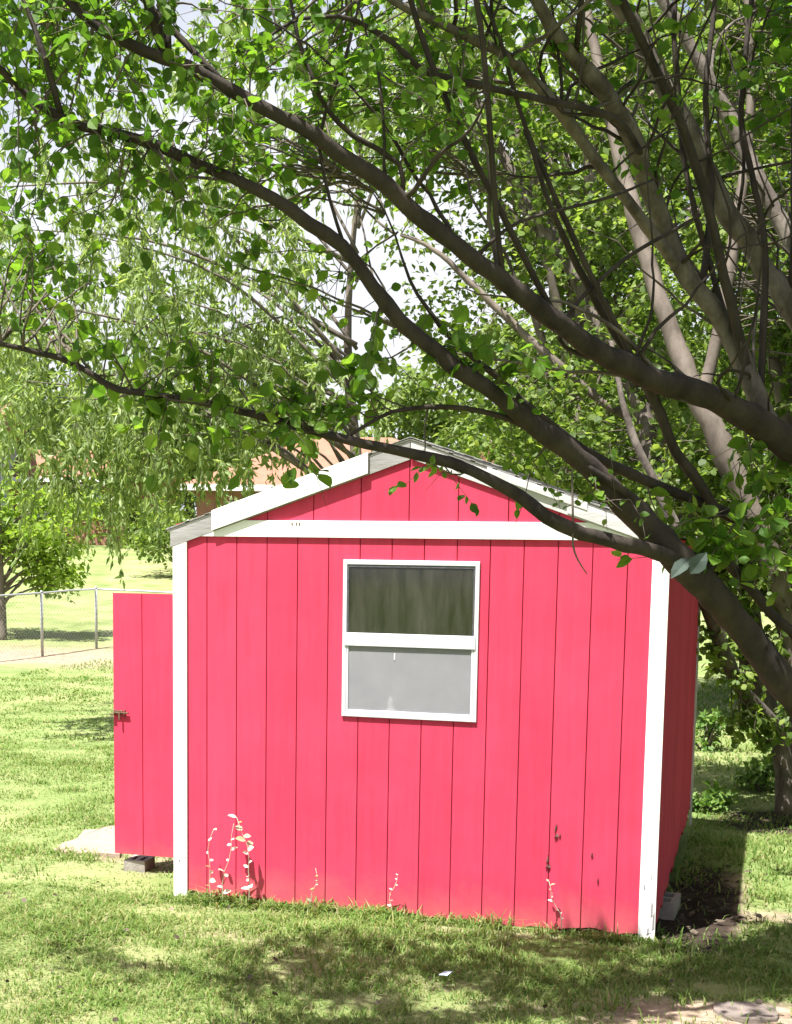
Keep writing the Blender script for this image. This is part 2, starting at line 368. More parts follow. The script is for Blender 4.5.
me = raw_mesh('ground', np.stack([X, Y, Z], -1).reshape(-1, 3), np.full(len(quads), 4), quads.ravel(), True)
mq = np.sqrt(((X-3.30)/0.27)**2+((Y-0.75)/1.25)**2)+(fbm(X*4, Y*4)-.5)*.5  # dark mulch with the shed's cast shade put into its colour
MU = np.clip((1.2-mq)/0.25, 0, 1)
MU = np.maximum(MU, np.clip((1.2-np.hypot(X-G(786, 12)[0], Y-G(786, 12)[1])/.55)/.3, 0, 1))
am = me.attributes.new('mulch_shade', 'FLOAT', 'POINT'); am.data.foreach_set('value', MU.ravel().astype(np.float32))
at = me.attributes.new('bare', 'FLOAT', 'POINT'); at.data.foreach_set('value', B.ravel().astype(np.float32))
def ground_mat():
    m, n, b = nodes('lawn_soil')
    a = n.nodes.new('ShaderNodeAttribute'); a.attribute_name = 'bare'
    t = noise(n, 0.9, 10, 0.68); r = ramp(n, [(0.28, (0.085, 0.13, 0.035)), (0.46, (0.155, 0.205, 0.07)), (0.64, (0.225, 0.25, 0.11)), (0.84, (0.33, 0.295, 0.18))])
    n.links.new(t.outputs['Fac'], r.inputs[0])
    t3 = noise(n, 0.10, 6, 0.6); r3 = ramp(n, [(0.35, (0.85, 0.95, 0.8)), (0.65, (1.2, 1.03, 1.22))])
    n.links.new(t3.outputs['Fac'], r3.inputs[0])
    mm = n.nodes.new('ShaderNodeMixRGB'); mm.blend_type = 'MULTIPLY'; mm.inputs[0].default_value = 1
    n.links.new(r.outputs[0], mm.inputs[1]); n.links.new(r3.outputs[0], mm.inputs[2])
    t2 = noise(n, 9, 10, 0.7); r2 = ramp(n, [(0.3, (0.13, 0.095, 0.065)), (0.5, (0.27, 0.205, 0.15)), (0.72, (0.40, 0.32, 0.24))])
    n.links.new(t2.outputs['Fac'], r2.inputs[0])
    mx = n.nodes.new('ShaderNodeMixRGB'); n.links.new(a.outputs['Fac'], mx.inputs[0])
    n.links.new(mm.outputs[0], mx.inputs[1]); n.links.new(r2.outputs[0], mx.inputs[2])
    a2 = n.nodes.new('ShaderNodeAttribute'); a2.attribute_name = 'mulch_shade'
    r5 = ramp(n, [(0.35, (0.018, 0.013, 0.010)), (0.7, (0.06, 0.045, 0.034))]); n.links.new(t2.outputs['Fac'], r5.inputs[0])  # near-black mulch tone that also deepens the shadow on the soil
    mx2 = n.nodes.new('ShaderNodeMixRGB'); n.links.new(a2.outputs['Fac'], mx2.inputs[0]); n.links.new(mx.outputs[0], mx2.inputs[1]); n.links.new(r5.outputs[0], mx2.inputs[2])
    n.links.new(mx2.outputs[0], b.inputs['Base Color']); b.inputs['Roughness'].default_value = 0.95
    b.inputs['Specular IOR Level'].default_value = 0.1
    t4 = noise(n, 45, 8, 0.7); bp = n.nodes.new('ShaderNodeBump'); bp.inputs['Strength'].default_value = 0.8; bp.inputs['Distance'].default_value = 0.02
    n.links.new(t4.outputs['Fac'], bp.inputs['Height']); n.links.new(bp.outputs[0], b.inputs['Normal'])
    return m
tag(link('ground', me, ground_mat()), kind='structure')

# ------------------------------------------------------------------ grass blades
def in_shed(x, y): return (x > -0.01) & (x < W+0.01) & (y > -0.02) & (y < D)
def grass_zone(n, xr, yr, keep=None, lmin=0.03, lmax=0.09, wd=0.006):
    x = rng.uniform(*xr, n); y = rng.uniform(*yr, n)
    b = bare(x, y); cl = fbm(x*2.3, y*2.3)
    k = (~in_shed(x, y)) & (rng.random(n) > b*0.93) & (rng.random(n) < np.clip(0.25+1.3*(cl-0.2), 0.12, 1))
    if keep is not None: k &= keep(x, y)
    x, y, cl = x[k], y[k], cl[k]
    L = (lmin+(lmax-lmin)*np.clip((cl-0.25)*1.6, 0, 1))*rng.uniform(0.55, 1.25, len(x))
    d = np.maximum(0, np.maximum(np.maximum(-x, x-W), np.maximum(-y, y-D)))      # distance to the shed walls
    L *= 1+0.7*np.exp(-d/0.10)*rng.random(len(x))
    return x, y, L, np.full(len(x), wd)*rng.uniform(0.7, 1.4, len(x))*(0.7+L*6)
Zs = [grass_zone(170000, (-1.6, 5.6), (-3.4, 0.02)),
      grass_zone(3000, (-0.1, 3.3), (-0.16, 0.0), None, 0.04, 0.15, 0.007),
      grass_zone(90000, (-5.2, 0.0), (-1.4, 6.5), None, 0.025, 0.085, 0.008),
      grass_zone(70000, (-9.0, 0.0), (6.0, 17.5), lambda x, y: x < -0.42*(y+8)+5.5, 0.03, 0.075, 0.014),
      grass_zone(45000, (3.1, 6.4), (-0.1, 6.0), None, 0.04, 0.10, 0.008),
      grass_zone(40000, (2.5, 8.5), (6.0, 18.0), None, 0.05, 0.14, 0.014)]
tx, ty, tl = [], [], []
for k in range(170):
    if k < 95: cx, cy = rng.uniform(-1.2, 5.2), rng.uniform(-2.6, -.05)
    elif k < 125: cx, cy = rng.uniform(-.2, 3.2), rng.uniform(-.14, -.03)
    else: cx, cy = rng.uniform(-5, -.2), rng.uniform(-1, 7)
    m = rng.integers(14, 46); r_ = rng.uniform(.03, .09); q = rng.normal(0, r_, (m, 2))
    tx.append(cx+q[:, 0]); ty.append(np.minimum(cy+q[:, 1]*(.35 if 95 <= k < 125 else 1), -.025 if 95 <= k < 125 else 99)); tl.append(rng.uniform(.07, .17)*rng.uniform(.5, 1.1, m))
tx, ty, tl = map(np.concatenate, (tx, ty, tl)); kk_ = ~in_shed(tx, ty)
Zs.append((tx[kk_], ty[kk_], tl[kk_], np.full(kk_.sum(), .0085)))
x, y, L, wd = [np.concatenate(a) for a in zip(*Zs)]
n = len(x); z = gz(x, y)-0.008
ph = rng.uniform(0, 2*math.pi, n); ld = np.stack([np.cos(ph), np.sin(ph)], -1); pd = np.stack([-ld[:, 1], ld[:, 0]], -1)
be = rng.uniform(0.35, 1.35, n)*L
V = np.zeros((n, 5, 3))
for i, (t, ww) in enumerate(((0, -1), (0, 1), (0.55, -0.8), (0.55, 0.8), (1.0, 0))):
    V[:, i, :2] = np.stack([x, y], -1)+ld*(be*t*t)[:, None]+pd*(wd*ww*0.5)[:, None]
    V[:, i, 2] = z+L*t*(1-0.42*t*(be/L))
Lp = (np.array([0, 1, 3, 2, 2, 3, 4])[None]+(np.arange(n)*5)[:, None]).ravel()
me = raw_mesh('grass', V.reshape(-1, 3), np.tile([4, 3], n), Lp)
tag(link('grass', me, M['grass']), 'short patchy lawn grass, part green and part straw coloured', 'grass', kind='stuff')
# dry leaf litter on the shaded soil strip
n = 150; x = 3.14+np.abs(rng.normal(0, 0.32, n)); y = rng.uniform(-0.2, 2.2, n); k = x < 3.75; x, y = x[k], y[k]; n = len(x)
pos = np.stack([x, y, gz(x, y)+0.004+rng.random(n)*0.02], -1)
ax = rng.normal(size=(n, 3)); ax[:, 2] *= 0.25; up = rng.normal(size=(n, 3))*0.35+[0, 0, 1]
tag(leaves('leaf_litter', pos, ax, up, rng.uniform(0.03, 0.075, n), T_DIAM, M['litter']), 'dry brown leaf litter on the bare shaded soil beside the shed', 'leaf litter', kind='stuff')

n = 150; x = rng.uniform(-2.0, 5.2, n); y = rng.uniform(-2.6, 0.6, n); k = ~in_shed(x, y); x, y = x[k], y[k]; n = len(x)
pos = np.stack([x, y, gz(x, y)+rng.uniform(.02, .045, n)], -1)
tag(leaves('fallen_leaves', pos, rng.normal(size=(n, 3))*[1, 1, .3], rng.normal(size=(n, 3))*.4+[0, 0, 1], rng.uniform(.02, .05, n), T_OVATE, M['litter']), 'small dry fallen leaves scattered over the front lawn', 'fallen leaves', kind='stuff')
# ------------------------------------------------------------------ shed
ZB = 2.362; SL = 0.345; HX = W/2
shed = thing('shed', (HX, D/2, 0), 'pink-red wooden garden shed with white trim, a low gable roof and one front window', 'shed')
G0, GP, GW = 0.217, 0.2033, 0.0065
grooves = [G0+i*GP for i in range(14)]
wx1, wx2, wz1, wz2 = 1.1289, 1.9871, 1.2583, 2.2298
fb = MB()
edges = [0.0]+grooves+[W]
def rot(x): return 0.075-0.045*min(1, x/1.2)+0.02*math.sin(x*5.1)+0.012*math.sin(x*17)
def bf(x0, x1, z0, z1, ragged=False):
    if x1-x0 < 0.004: return
    if ragged:
        q = [(x0+(x1-x0)*t, rot(x0+(x1-x0)*t)*0.6+random.uniform(-.01, .012)) for t in (0, .25, .5, .75, 1)]
        fb.prism(q+[(x1, z1), (x0, z1)], -0.012, 0.002)
    else: fb.box(x0, x1, -0.012, 0.002, z0, z1)
for a, b_ in zip(edges[:-1], edges[1:]):
    x0, x1 = a+GW/2, b_-GW/2
    top = ZB+0.05
    if x1 <= wx1+0.012 or x0 >= wx2-0.012: bf(x0, x1, 0, top, True)
    else:
        bf(x0, x1, 0, wz1+0.012, True); bf(x0, x1, wz2-0.012, top)
        if x0 < wx1: bf(x0, wx1+0.012, wz1+0.012, wz2-0.012)
        if x1 > wx2: bf(wx2-0.012, x1, wz1+0.012, wz2-0.012)
# sheathing behind the boards, with the window opening left out
fb.box(0.01, wx1+0.02, 0.0, 0.02, 0.06, ZB+0.06); fb.box(wx2-0.02, W-0.01, 0.0, 0.02, 0.06, ZB+0.06)
fb.box(wx1+0.02, wx2-0.02, 0.0, 0.02, 0.06, wz1+0.02); fb.box(wx1+0.02, wx2-0.02, 0.0, 0.02, wz2-0.02, ZB+0.06)
fwall = fb.build('front_wall', M['red'], shed)
# gable above the band: wider boards
def roofz(x): return 2.405+SL*min(x, W-x)          # underside of the roof deck
gb = MB(); gg = [0.0]+[HX-0.005+0.305*k for k in (-4, -3, -2, -1, 0, 1, 2, 3, 4)]+[W]
for a, b_ in zip(gg[:-1], gg[1:]):
    x0, x1 = a+GW/2, b_-GW/2; q = [(x0, ZB+0.07), (x1, ZB+0.07), (x1, max(ZB+0.075, roofz(x1)-0.004))]
    if x0 < HX < x1: q.append((HX, roofz(HX)-0.004))
    q.append((x0, max(ZB+0.075, roofz(x0)-0.004)))
    gb.prism(q, -0.014, 0.003)
gb.prism([(0.02, ZB+0.08), (W-0.02, ZB+0.08), (W-0.02, roofz(0.02)-0.006), (HX, roofz(HX)-0.01), (0.02, roofz(0.02)-0.006)], 0.004, 0.02)
gb.build('gable', M['red'], shed)
MB().box(0.085, W-0.088, -0.027, -0.0145, ZB, ZB+0.103).build('trim_band', M['white'], shed, 0.002)
for dx in (0, 0.030, 0.048): MB().box(0.79+dx, 0.798+dx, -0.0295, -0.0265, ZB+0.073, ZB+0.091).build('nail', M['rust'], shed)
# corner boards
c1 = MB().prism([(-0.014, 0.005), (0.083, 0.015), (0.083, roofz(0.083)-0.012), (-0.014, roofz(-0.014)-0.012)], -0.027, -0.0125).build('corner_board', M['chippaint'], shed, 0.003)
c2 = MB().prism([(W-0.088, 0.0), (W+0.012, -0.02), (W+0.012, roofz(W+0.012)-0.012), (W-0.088, roofz(W-0.088)-0.012)], -0.027, -0.0125).build('corner_board', M['chippaint'], shed, 0.003)
c2['label'] = 'white corner board with chipped, dirty foot'
for bx, z0, hgt, ww in ((W-0.060, 0.30, 0.045, 0.008), (W-0.012, 0.14, 0.10, 0.012), (W+0.000, 0.06, 0.12, 0.014), (W-0.022, 0.36, 0.05, 0.005), (W-0.03, 0.03, 0.05, 0.012)):
    MB().prism([(bx-ww/2, z0), (bx+ww/2, z0+0.012), (bx+ww*0.4, z0+hgt), (bx-ww*0.3, z0+hgt*0.8)], -0.0285, -0.0265).build('bare_wood_chip', M['greywood'], c2)
for bx, z0, hgt, ww in ((0.03, 0.245, 0.02, 0.012), (0.07, 0.27, 0.012, 0.012)):
    MB().prism([(bx-ww/2, z0), (bx+ww/2, z0+0.004), (bx+ww*0.4, z0+hgt), (bx-ww*0.3, z0+hgt*0.8)], -0.0285, -0.0265).build('bare_wood_chip', M['greywood'], c1)
# peeled paint chips on the front
PEEL = mat('peeled_primer', (0.45, 0.30, 0.28), (0.22, 0.10, 0.10), 40, 0.8)
def chip(px, py, w_, h_):
    ch = MB()
    d = 8.3
    for _ in range(8):
        p = P(px, py, d); d += (-0.014-p[1])/fw[1]
    x, z = p[0], p[2]
    for k in range(3):
        a = random.uniform(-.4, .4)
        q = [(x+random.uniform(-1, 1)*w_+0, z+random.uniform(-.3, .3)*h_) for _ in range(1)][0]
        s_ = random.uniform(.5, 1)
        ch.hull([(q[0]-w_*s_*.5, -0.020-0.006*s_, q[1]-h_*.4*s_), (q[0]+w_*s_*.5, -0.016, q[1]-h_*.4*s_+a*w_), (q[0]+w_*.2, -0.022, q[1]+h_*.5*s_)],
                [(q[0]-w_*s_*.5, -0.0118, q[1]-h_*.4*s_), (q[0]+w_*s_*.5, -0.0118, q[1]-h_*.4*s_+a*w_), (q[0]+w_*.2, -0.0118, q[1]+h_*.5*s_)])
    ch.build('peeled_paint', PEEL, fwall)
for c in ((557, 827, .014, .06), (558, 836, .018, .03), (548, 859, .012, .05), (547, 866, .018, .025), (593, 853, .010, .04), (598, 879, .006, .03)): chip(*c)
# right side wall: boards with rotted lower ends
rb = MB(); yy = 0.0; k = 0
while yy < D-0.01:
    y1 = min(D, yy+0.305 if k else 0.42); g = GW/2
    base = 0.10+0.05*k*0.35
    q = [(yy+g, base+random.uniform(-.01, .03)), (yy+(y1-yy)*.35, base+random.uniform(-.05, .03)), (yy+(y1-yy)*.7, base+random.uniform(-.02, .06)), (y1-g, base+random.uniform(-.06, .05))]
    rb.prism_x(q+[(y1-g, ZB+0.02), (yy+g, ZB+0.02)], W-0.002, W+0.010)
    yy = y1; k += 1
rb.box(W-0.022, W, 0.021, D-0.01, 0.22, ZB+0.02)
side = rb.build('side_wall', M['red'], shed); side['label'] = 'shaded side wall with rotted lower edge'
MB().box(W+0.0105, W+0.024, D-0.07, D+0.012, 0.12, ZB-0.01).build('corner_board', M['palewood'], shed)
# left wall with door opening, rear wall, floor frame
DY, DW = 0.60, 0.72
lb = MB(); lb.box(-0.011, 0.01, 0.003, DY, 0.10, ZB+0.02); lb.box(-0.011, 0.01, DY+DW, D, 0.10, ZB+0.02); lb.box(-0.011, 0.01, DY, DY+DW, 1.98, ZB+0.02)
lb.build('side_wall', M['red'], shed)
bk = MB(); bk.prism([(0.012, 0.1), (W-0.024, 0.1), (W-0.024, roofz(0.024)-.01), (HX, roofz(HX)-.01), (0.012, roofz(0.012)-.01)], D-0.03, D-0.004); bk.build('rear_wall', M['red'], shed)
MB().box(0.03, W-0.04, 0.03, D-0.05, 0.07, 0.15).build('floor', M['dark'], shed)
# roof: deck + shingles for each slope
for sgn in (-1, 1):
    f = (lambda t: HX+sgn*t)
    x_e = HX+0.045
    def zt(t, off): return 2.405+SL*(HX-t)+off
    y0, y1 = -0.030, D+0.06
    dk = MB().prism([(f(0), zt(0, 0)), (f(x_e), zt(x_e, 0)), (f(x_e), zt(x_e, 0.014)), (f(0), zt(0, 0.014))], y0, y1)
    r_ = dk.build('roof', M['greywood'], shed)
    sh = MB(); nrow = 12; 
    for i in range(nrow):
        t0 = x_e+0.012-(x_e+0.012)*i/nrow; t1 = max(0.0, t0-(x_e)/nrow-0.03)
        a = random.uniform(0, 0.004)
        yv = y0-0.005; j = 0
        while yv < y1:
            yn = min(y1+0.008, yv+0.30+(0.15 if (i % 2 and j == 0) else 0)); 
            sh.prism([(f(t0), zt(t0, 0.0145)), (f(t0), zt(t0, 0.024+a)), (f(t1), zt(t1, 0.020)), (f(t1), zt(t1, 0.0145))], yv+0.001, yn-0.001)
            yv = yn; j += 1
            if yv >= y1: break
    s_ = sh.build('shingles', M['shingle'], r_)
cap = MB()
for i in range(11):
    y0 = -0.037+i*0.30; 
    for sgn in (-1, 1):
        cap.prism([(HX, roofz(HX)+0.0265+0.004*(i % 2)), (HX+sgn*0.13, roofz(HX-0.13)+0.0265+0.004*(i % 2)), (HX+sgn*0.13, roofz(HX-0.13)+0.031+0.004*(i % 2)), (HX, roofz(HX)+0.031+0.004*(i % 2))], y0, y0+0.315)
cap.build('ridge_cap', M['shingle'], shed)
# rake boards
def rake(xa, xb, off_lo, off_hi, y0, y1, m, nm='rake_board', lab=None):
    zz = lambda x: 2.405+SL*(x if x <= HX else W-x)
    o = MB().prism([(xa, zz(xa)+off_lo), (xb, zz(xb)+off_lo), (xb, zz(xb)+off_hi), (xa, zz(xa)+off_hi)], y0, y1).build(nm, m, shed, 0.002)
    if lab: o['label'] = lab
rake(-0.03, HX-0.002, -0.105, -0.002, -0.0285, -0.0275+.002, M['greywood'], lab='grey recessed board along the left roof edge')
rake(HX+0.002, W+0.03, -0.100, -0.002, -0.0288, -0.0255, M['palewood'], lab='weathered pale board along the right roof edge')
rake(0.262, 1.285, -0.098, 0.028, -0.047, -0.0365, M['white'], lab='bright white board nailed over the left roof edge')
# a split, loose strip on the right rake
rake(2.02, 2.62, -0.035, 0.012, -0.046, -0.0365, M['palewood'], 'rake_strip')
rake(2.50, 3.10, -0.090, -0.02, -0.0425, -0.0365, M['palewood'], 'rake_strip')
# window
win = MB()
fy0, fy1 = -0.025, -0.0125
def bar(x0, x1, z0, z1, a=fy0, b=fy1): win.box(x0, x1, a, b, z0, z1)
bar(wx1, wx1+0.026, wz1, wz2); bar(wx2-0.026, wx2, wz1, wz2)
bar(wx1+0.0265, wx2-0.0265, wz2-0.030, wz2); bar(wx1+0.0265, wx2-0.0265, wz1, wz1+0.030)
wo = win.build('window', M['alu'], shed, 0.003)
zm0, zm1 = 1.700, 1.782
MB().box(wx1+0.014, wx2-0.014, -0.031, -0.0255, zm0, zm1).box(wx1+0.027, wx2-0.027, -0.0255, -0.013, zm0+0.01, zm1-0.01).build('meeting_rail', M['alu'], wo, 0.003)
sb = MB()
a0, a1 = wx1+0.0275, wx2-0.0275
sb.box(a0, a0+0.010, -0.0215, -0.0135, zm1+0.002, wz2-0.032); sb.box(a1-0.010, a1, -0.0215, -0.0135, zm1+0.002, wz2-0.032); sb.box(a0+0.0105, a1-0.0105, -0.0215, -0.0135, wz2-0.044, wz2-0.032)
sb.build('upper_sash', M['gasket'], wo)
sb = MB()
sb.box(a0, a0+0.012, -0.0235, -0.0135, wz1+0.032, zm0-0.002); sb.box(a1-0.012, a1, -0.0235, -0.0135, wz1+0.032, zm0-0.002); sb.box(a0+0.0125, a1-0.0125, -0.0235, -0.0135, wz1+0.032, wz1+0.044)
sb.build('screen_frame', M['alu'], wo, 0.001)
MB().box(a0+0.006, a1-0.006, -0.0175, -0.0145, zm1+0.002, wz2-0.034).build('glass_pane', M['glass'], wo)
MB().box(a0+0.006, a1-0.006, -0.0185, -0.0175, wz1+0.036, zm0-0.002).build('insect_screen', M['screen'], wo)
# faint clip on the screen
MB().box(1.462, 1.470, -0.021, -0.0188, 1.620, 1.662).build('screen_clip', M['alu'], wo)
# added olive pleated sheet behind the upper glass, standing in for its green reflection
cu = MB(); npl = 80; Vt, Vb = [], []
xsn = np.linspace(wx1-0.02, wx2+0.02, npl); yv = 0.085+0.008*np.sin(xsn*21)+0.004*np.sin(xsn*47+1)
V = []; Fs = []
for i in range(npl):
    V += [(xsn[i], yv[i], 1.66), (xsn[i], yv[i], 2.20), (xsn[i], yv[i]+0.004, 2.20), (xsn[i], yv[i]+0.004, 1.66)]
for i in range(npl-1):
    for q in range(4): Fs.append((4*i+q, 4*i+(q+1) % 4, 4*i+4+(q+1) % 4, 4*i+4+q))
cu.add(V, Fs); cu.sm = True
cur = cu.build('reflection_sheet', M['reflection_sheet'])
tag(cur, 'olive drab pleated sheet behind the upper window pane, standing in for its green reflection', 'reflection_sheet')
# white bottle standing behind the screen
prof = [(0.0, 0.0), (0.075, 0.0), (0.078, 0.02), (0.070, 0.04), (0.045, 0.058), (0.022, 0.068), (0.020, 0.10), (0.020, 0.155), (0.0, 0.158)]
bt = MB(); kk = 16; V = []; Fs = []
bx, by, bz = 1.415, 0.098, 1.235
for r_, h_ in prof:
    for j in range(kk): V.append((bx+r_*math.cos(2*math.pi*j/kk), by+r_*math.sin(2*math.pi*j/kk), bz+h_))
for i in range(len(prof)-1):
    for j in range(kk): Fs.append((i*kk+j, i*kk+(j+1) % kk, (i+1)*kk+(j+1) % kk, (i+1)*kk+j))
bt.add(V, Fs); bt.sm = True
tag(bt.build('bottle', mat('white_plastic', (0.8, 0.8, 0.8), (0.76, 0.76, 0.76), 5, 0.4)), 'white squat bottle with a narrow neck standing behind the window screen', 'bottle')
MB().box(wx1-0.05, wx2+0.05, 0.022, 0.21, wz1-0.05, wz1-0.024).build('window_ledge', M['dark'], shed)

# door: hinged on the front jamb of the left wall, swung open at right angles
dm = MB(); dz0, dz1 = 0.122, 1.972; dx0 = -0.748
for a, b_ in ((dx0, dx0+0.225), (dx0+0.225, dx0+0.46), (dx0+0.46, -0.02)): dm.box(a+0.003, b_-0.003, DY-0.018, DY-0.004, dz0, dz1)
dm.box(dx0+0.004, -0.021, DY-0.006, DY+0.012, dz0+0.003, dz1-0.003)
door = dm.build('door', M['red'], shed); door['label'] = 'narrow red plank door swung open beside the left corner'
for zz in (0.35, 1.70): MB().box(dx0+0.02, -0.05, DY+0.0125, DY+0.035, zz, zz+0.09).build('batten', M['dark'], door)
la = MB()
la.box(dx0+0.004, dx0+0.075, DY-0.026, DY-0.0185, 1.118, 1.150); la.box(dx0+0.010, dx0+0.125, DY-0.040, DY-0.0265, 1.128, 1.139)
la.box(dx0-0.012, dx0+0.020, DY-0.045, DY-0.0265, 1.112, 1.127); la.box(dx0+0.055, dx0+0.068, DY-0.052, DY-0.0405, 1.085, 1.140); la.box(dx0+0.085, dx0+0.095, DY-0.030, DY-0.0185, 1.105, 1.155)
la.build('latch', M['rust'], door, 0.002)
for zz in (0.45, 1.75):
    MB().box(-0.16, -0.013, DY-0.024, DY-0.0185, zz, zz+0.03).build('hinge', M['rust'], door)

# ------------------------------------------------------------------ small ground things
def slab(name, cx, cy, rx, ry, h, material, label, cat, seed=0, kk=11, rotz=0.0, z=None):
    rr = random.Random(seed); c, s_ = math.cos(rotz), math.sin(rotz)
    o = thing_mesh = MB(); t = []; b_ = []
    z0 = float(gz(cx, cy)) if z is None else z
    for i in range(kk):
        a = 2*math.pi*i/kk; q = rr.uniform(.82, 1.1); x, y = rx*q*math.cos(a), ry*q*math.sin(a)
        X_, Y_ = cx+x*c-y*s_, cy+x*s_+y*c
        t.append((X_, Y_, z0+h+rr.uniform(-.004, .004))); b_.append((X_+x*0.05, Y_+y*0.05, z0-0.05))
    o.hull(t, b_)
    return tag(o.build(name, material, None, 0.008), label, cat)
p = P(749, 999, 6.99)
slab('stepping_stone', p[0], p[1], 0.165, 0.15, 0.016, M['stone'], 'flat pinkish grey stone set in bare soil at the lower right', 'stone', 3)
p = P(660, 1012, 6.75)
# plank ramp / slab by the door
def box_obj(name, c, sz, rz, material, label, cat, tilt=0.0, bev=0.006):
    m = MB(); x, y, z = sz
    m.box(-x/2, x/2, -y/2, y/2, 0, z); o = m.build(name, material, None, bev)
    o.location = [float(v) for v in c]; o.rotation_euler = (tilt, 0, rz); return tag(o, label, cat)
q = [P(54, 846, 10.6), P(70, 850, 10.45), P(88, 848, 10.5), P(120, 851, 10.4), P(124, 822, 11.5), P(108, 822, 11.55), P(97, 827, 11.35), P(84, 828, 11.3), P(76, 836, 10.95), P(62, 840, 10.8)]
t = [(a[0], a[1], float(gz(a[0], a[1]))+random.uniform(.012, .03)) for a in q]
tag(MB().hull(t, [(a[0], a[1], a[2]-0.12) for a in t]).build('doorstep_slab', M['plank'], None, 0.006), 'pinkish grey weathered slab lying in the lawn behind the open door', 'slab')
p = P(131, 864, 9.85); g0 = float(gz(p[0], p[1]))
def cblock(c, rz, label, sz=(0.39, 0.19, 0.19)):
    t = thing('concrete_block', c, label, 'block')
    m = MB(); x, y, h = sz; th = 0.032
    m.box(-x/2, x/2, -y/2, -y/2+th, 0, h); m.box(-x/2, x/2, y/2-th, y/2, 0, h)
    for k in (-x/2, -th/2, x/2-th): m.box(k+0.0005, k+th-0.0005, -y/2+th+0.0005, y/2-th-0.0005, 0, h-0.002)
    me_o = m.build('block_body', M['concrete']); me_o.parent = t; t.rotation_euler.z = rz
    return t
cblock((-0.61, DY+0.10, g0-0.055), 0.05, 'grey concrete block under the open red door', (0.16, 0.19, 0.13))
cblock((3.085, 0.74, -0.06), 1.5, 'grey concrete block under the rotted edge of the shaded side wall', (0.30, 0.19, 0.15))
p = P(445, 981, 7.45); zz = float(gz(p[0], p[1]))
tag(MB().hull([(p[0]-.03, p[1]-.02, zz+.045), (p[0]+.02, p[1]-.03, zz+.05), (p[0]+.035, p[1]+.02, zz+.06), (p[0]-.01, p[1]+.03, zz+.052)],
              [(p[0]-.03, p[1]-.02, zz+.043), (p[0]+.02, p[1]-.03, zz+.047), (p[0]+.035, p[1]+.02, zz+.057), (p[0]-.01, p[1]+.03, zz+.049)]).build('paper_scrap', M['scrap']), 'small pale blue scrap caught in the front grass', 'litter')

# weeds in front of the shed wall
def weed(px, ptop, pbase, label, nl, size, y=-0.09, lean=0.0, m='weed', group=None):
    d = 8.8
    for _ in range(10):
        a = P(px, pbase, d); d += (y-a[1])/fw[1]
    base = np.array([a[0], a[1], float(gz(a[0], a[1]))-0.01]); h = max(0.08, P(px, ptop, d)[2]-base[2])
    t = thing('weed', base, label, 'weed', group)
    pts = [base+np.array([lean*h*s_*s_+0.018*math.sin(s_*5+px)+0.008*math.sin(s_*13+px*.7), -0.02*s_, h*s_]) for s_ in np.linspace(0, 1, 8)]
    MB().tube(pts, np.linspace(0.0035, 0.0015, 8), 5).build('stem', M[m], t)
    pos, ax, up, sz = [], [], [], []
    for i in range(nl):
        s_ = 0.18+0.82*i/(nl-1); q = pts[min(7, int(s_*7))]+(pts[min(7, int(s_*7)+1)]-pts[min(7, int(s_*7))])*(s_*7-int(s_*7))
        if rng.random() < .22: continue
        a_ = i*2.4+rng.random()*1.5; k = size*rng.uniform(.5, 1.4)
        pos.append(q); ax.append([math.cos(a_), math.sin(a_)*.7, rng.uniform(-.1, .6)]); up.append([rng.normal()*.7, -0.6+rng.normal()*.5, .8]); sz.append(k)
    leaves('weed_leaves', np.array(pos), np.array(ax), np.array(up), np.array(sz), (T_OVATE[0]*[.8, 1, 1], T_OVATE[1]), M[m], t)
gw = 'pale weeds against the red front wall'
weed(208, 826, 893, 'slim pale weed leftmost in front of the red wall, beside the white corner board', 11, 0.042, -0.10, 0.1)
weed(224, 820, 895, 'taller pale weed standing just right of the leftmost slim weed', 14, 0.046, -0.12, 0.12)
weed(250, 816, 897, 'tallest pale weed with broad bleached leaves before the red wall', 18, 0.055, -0.11, -0.12)
weed(312, 866, 902, 'short reddish pale weed further right under the window side of the wall', 10, 0.03, -0.07, 0.1)
weed(392, 872, 908, 'tiny dry weed below the left half of the window', 8, 0.022, -0.06, 0.1)
weed(560, 880, 928, 'thin dry weed below the peeled paint spots', 12, 0.026, -0.06, -0.2)

# ------------------------------------------------------------------ chain-link fence
fence = thing('chain_link_fence', G(43, 27.9), 'grey chain-link fence crossing the lawn left of the shed', 'fence')
fp = [G(-200, 22.5), G(-90, 25.0), G(43, 27.9), G(97, 29.6), G(190, 28.8), G(280, 27.5)]
tops = [p+np.array([0, 0, 1.24]) for p in fp]
for a, b_ in zip(fp, tops):
    MB().tube([a-[0, 0, .1], (a+b_)/2, b_+[0, 0, .02]], 0.030, 8).build('post', M['galv'], fence)
    MB().tube([b_+[0, 0, .02], b_+[0, 0, .05]], [0.036, 0.02], 8).build('post_cap', M['galv'], fence)
rl = MB(); pts, rr_ = resample(tops, [0.021]*len(tops), 1.0); rl.tube(pts, rr_, 6); rl.build('top_rail', M['galv'], fence)
V, S, Lp = [], [], []
def wire(a, b_, r_=0.0022):
    o = len(V); e = unit(np.cross(b_-a, [0.3, 0.5, 0.8]))*r_; e2 = unit(np.cross(b_-a, e))*r_
    for q in (a, b_): V.extend([q+e, q-e*.5+e2*.87, q-e*.5-e2*.87])
    for j in range(3):
        k2 = (j+1) % 3; S.append(4); Lp.extend([o+j, o+k2, o+3+k2, o+3+j])
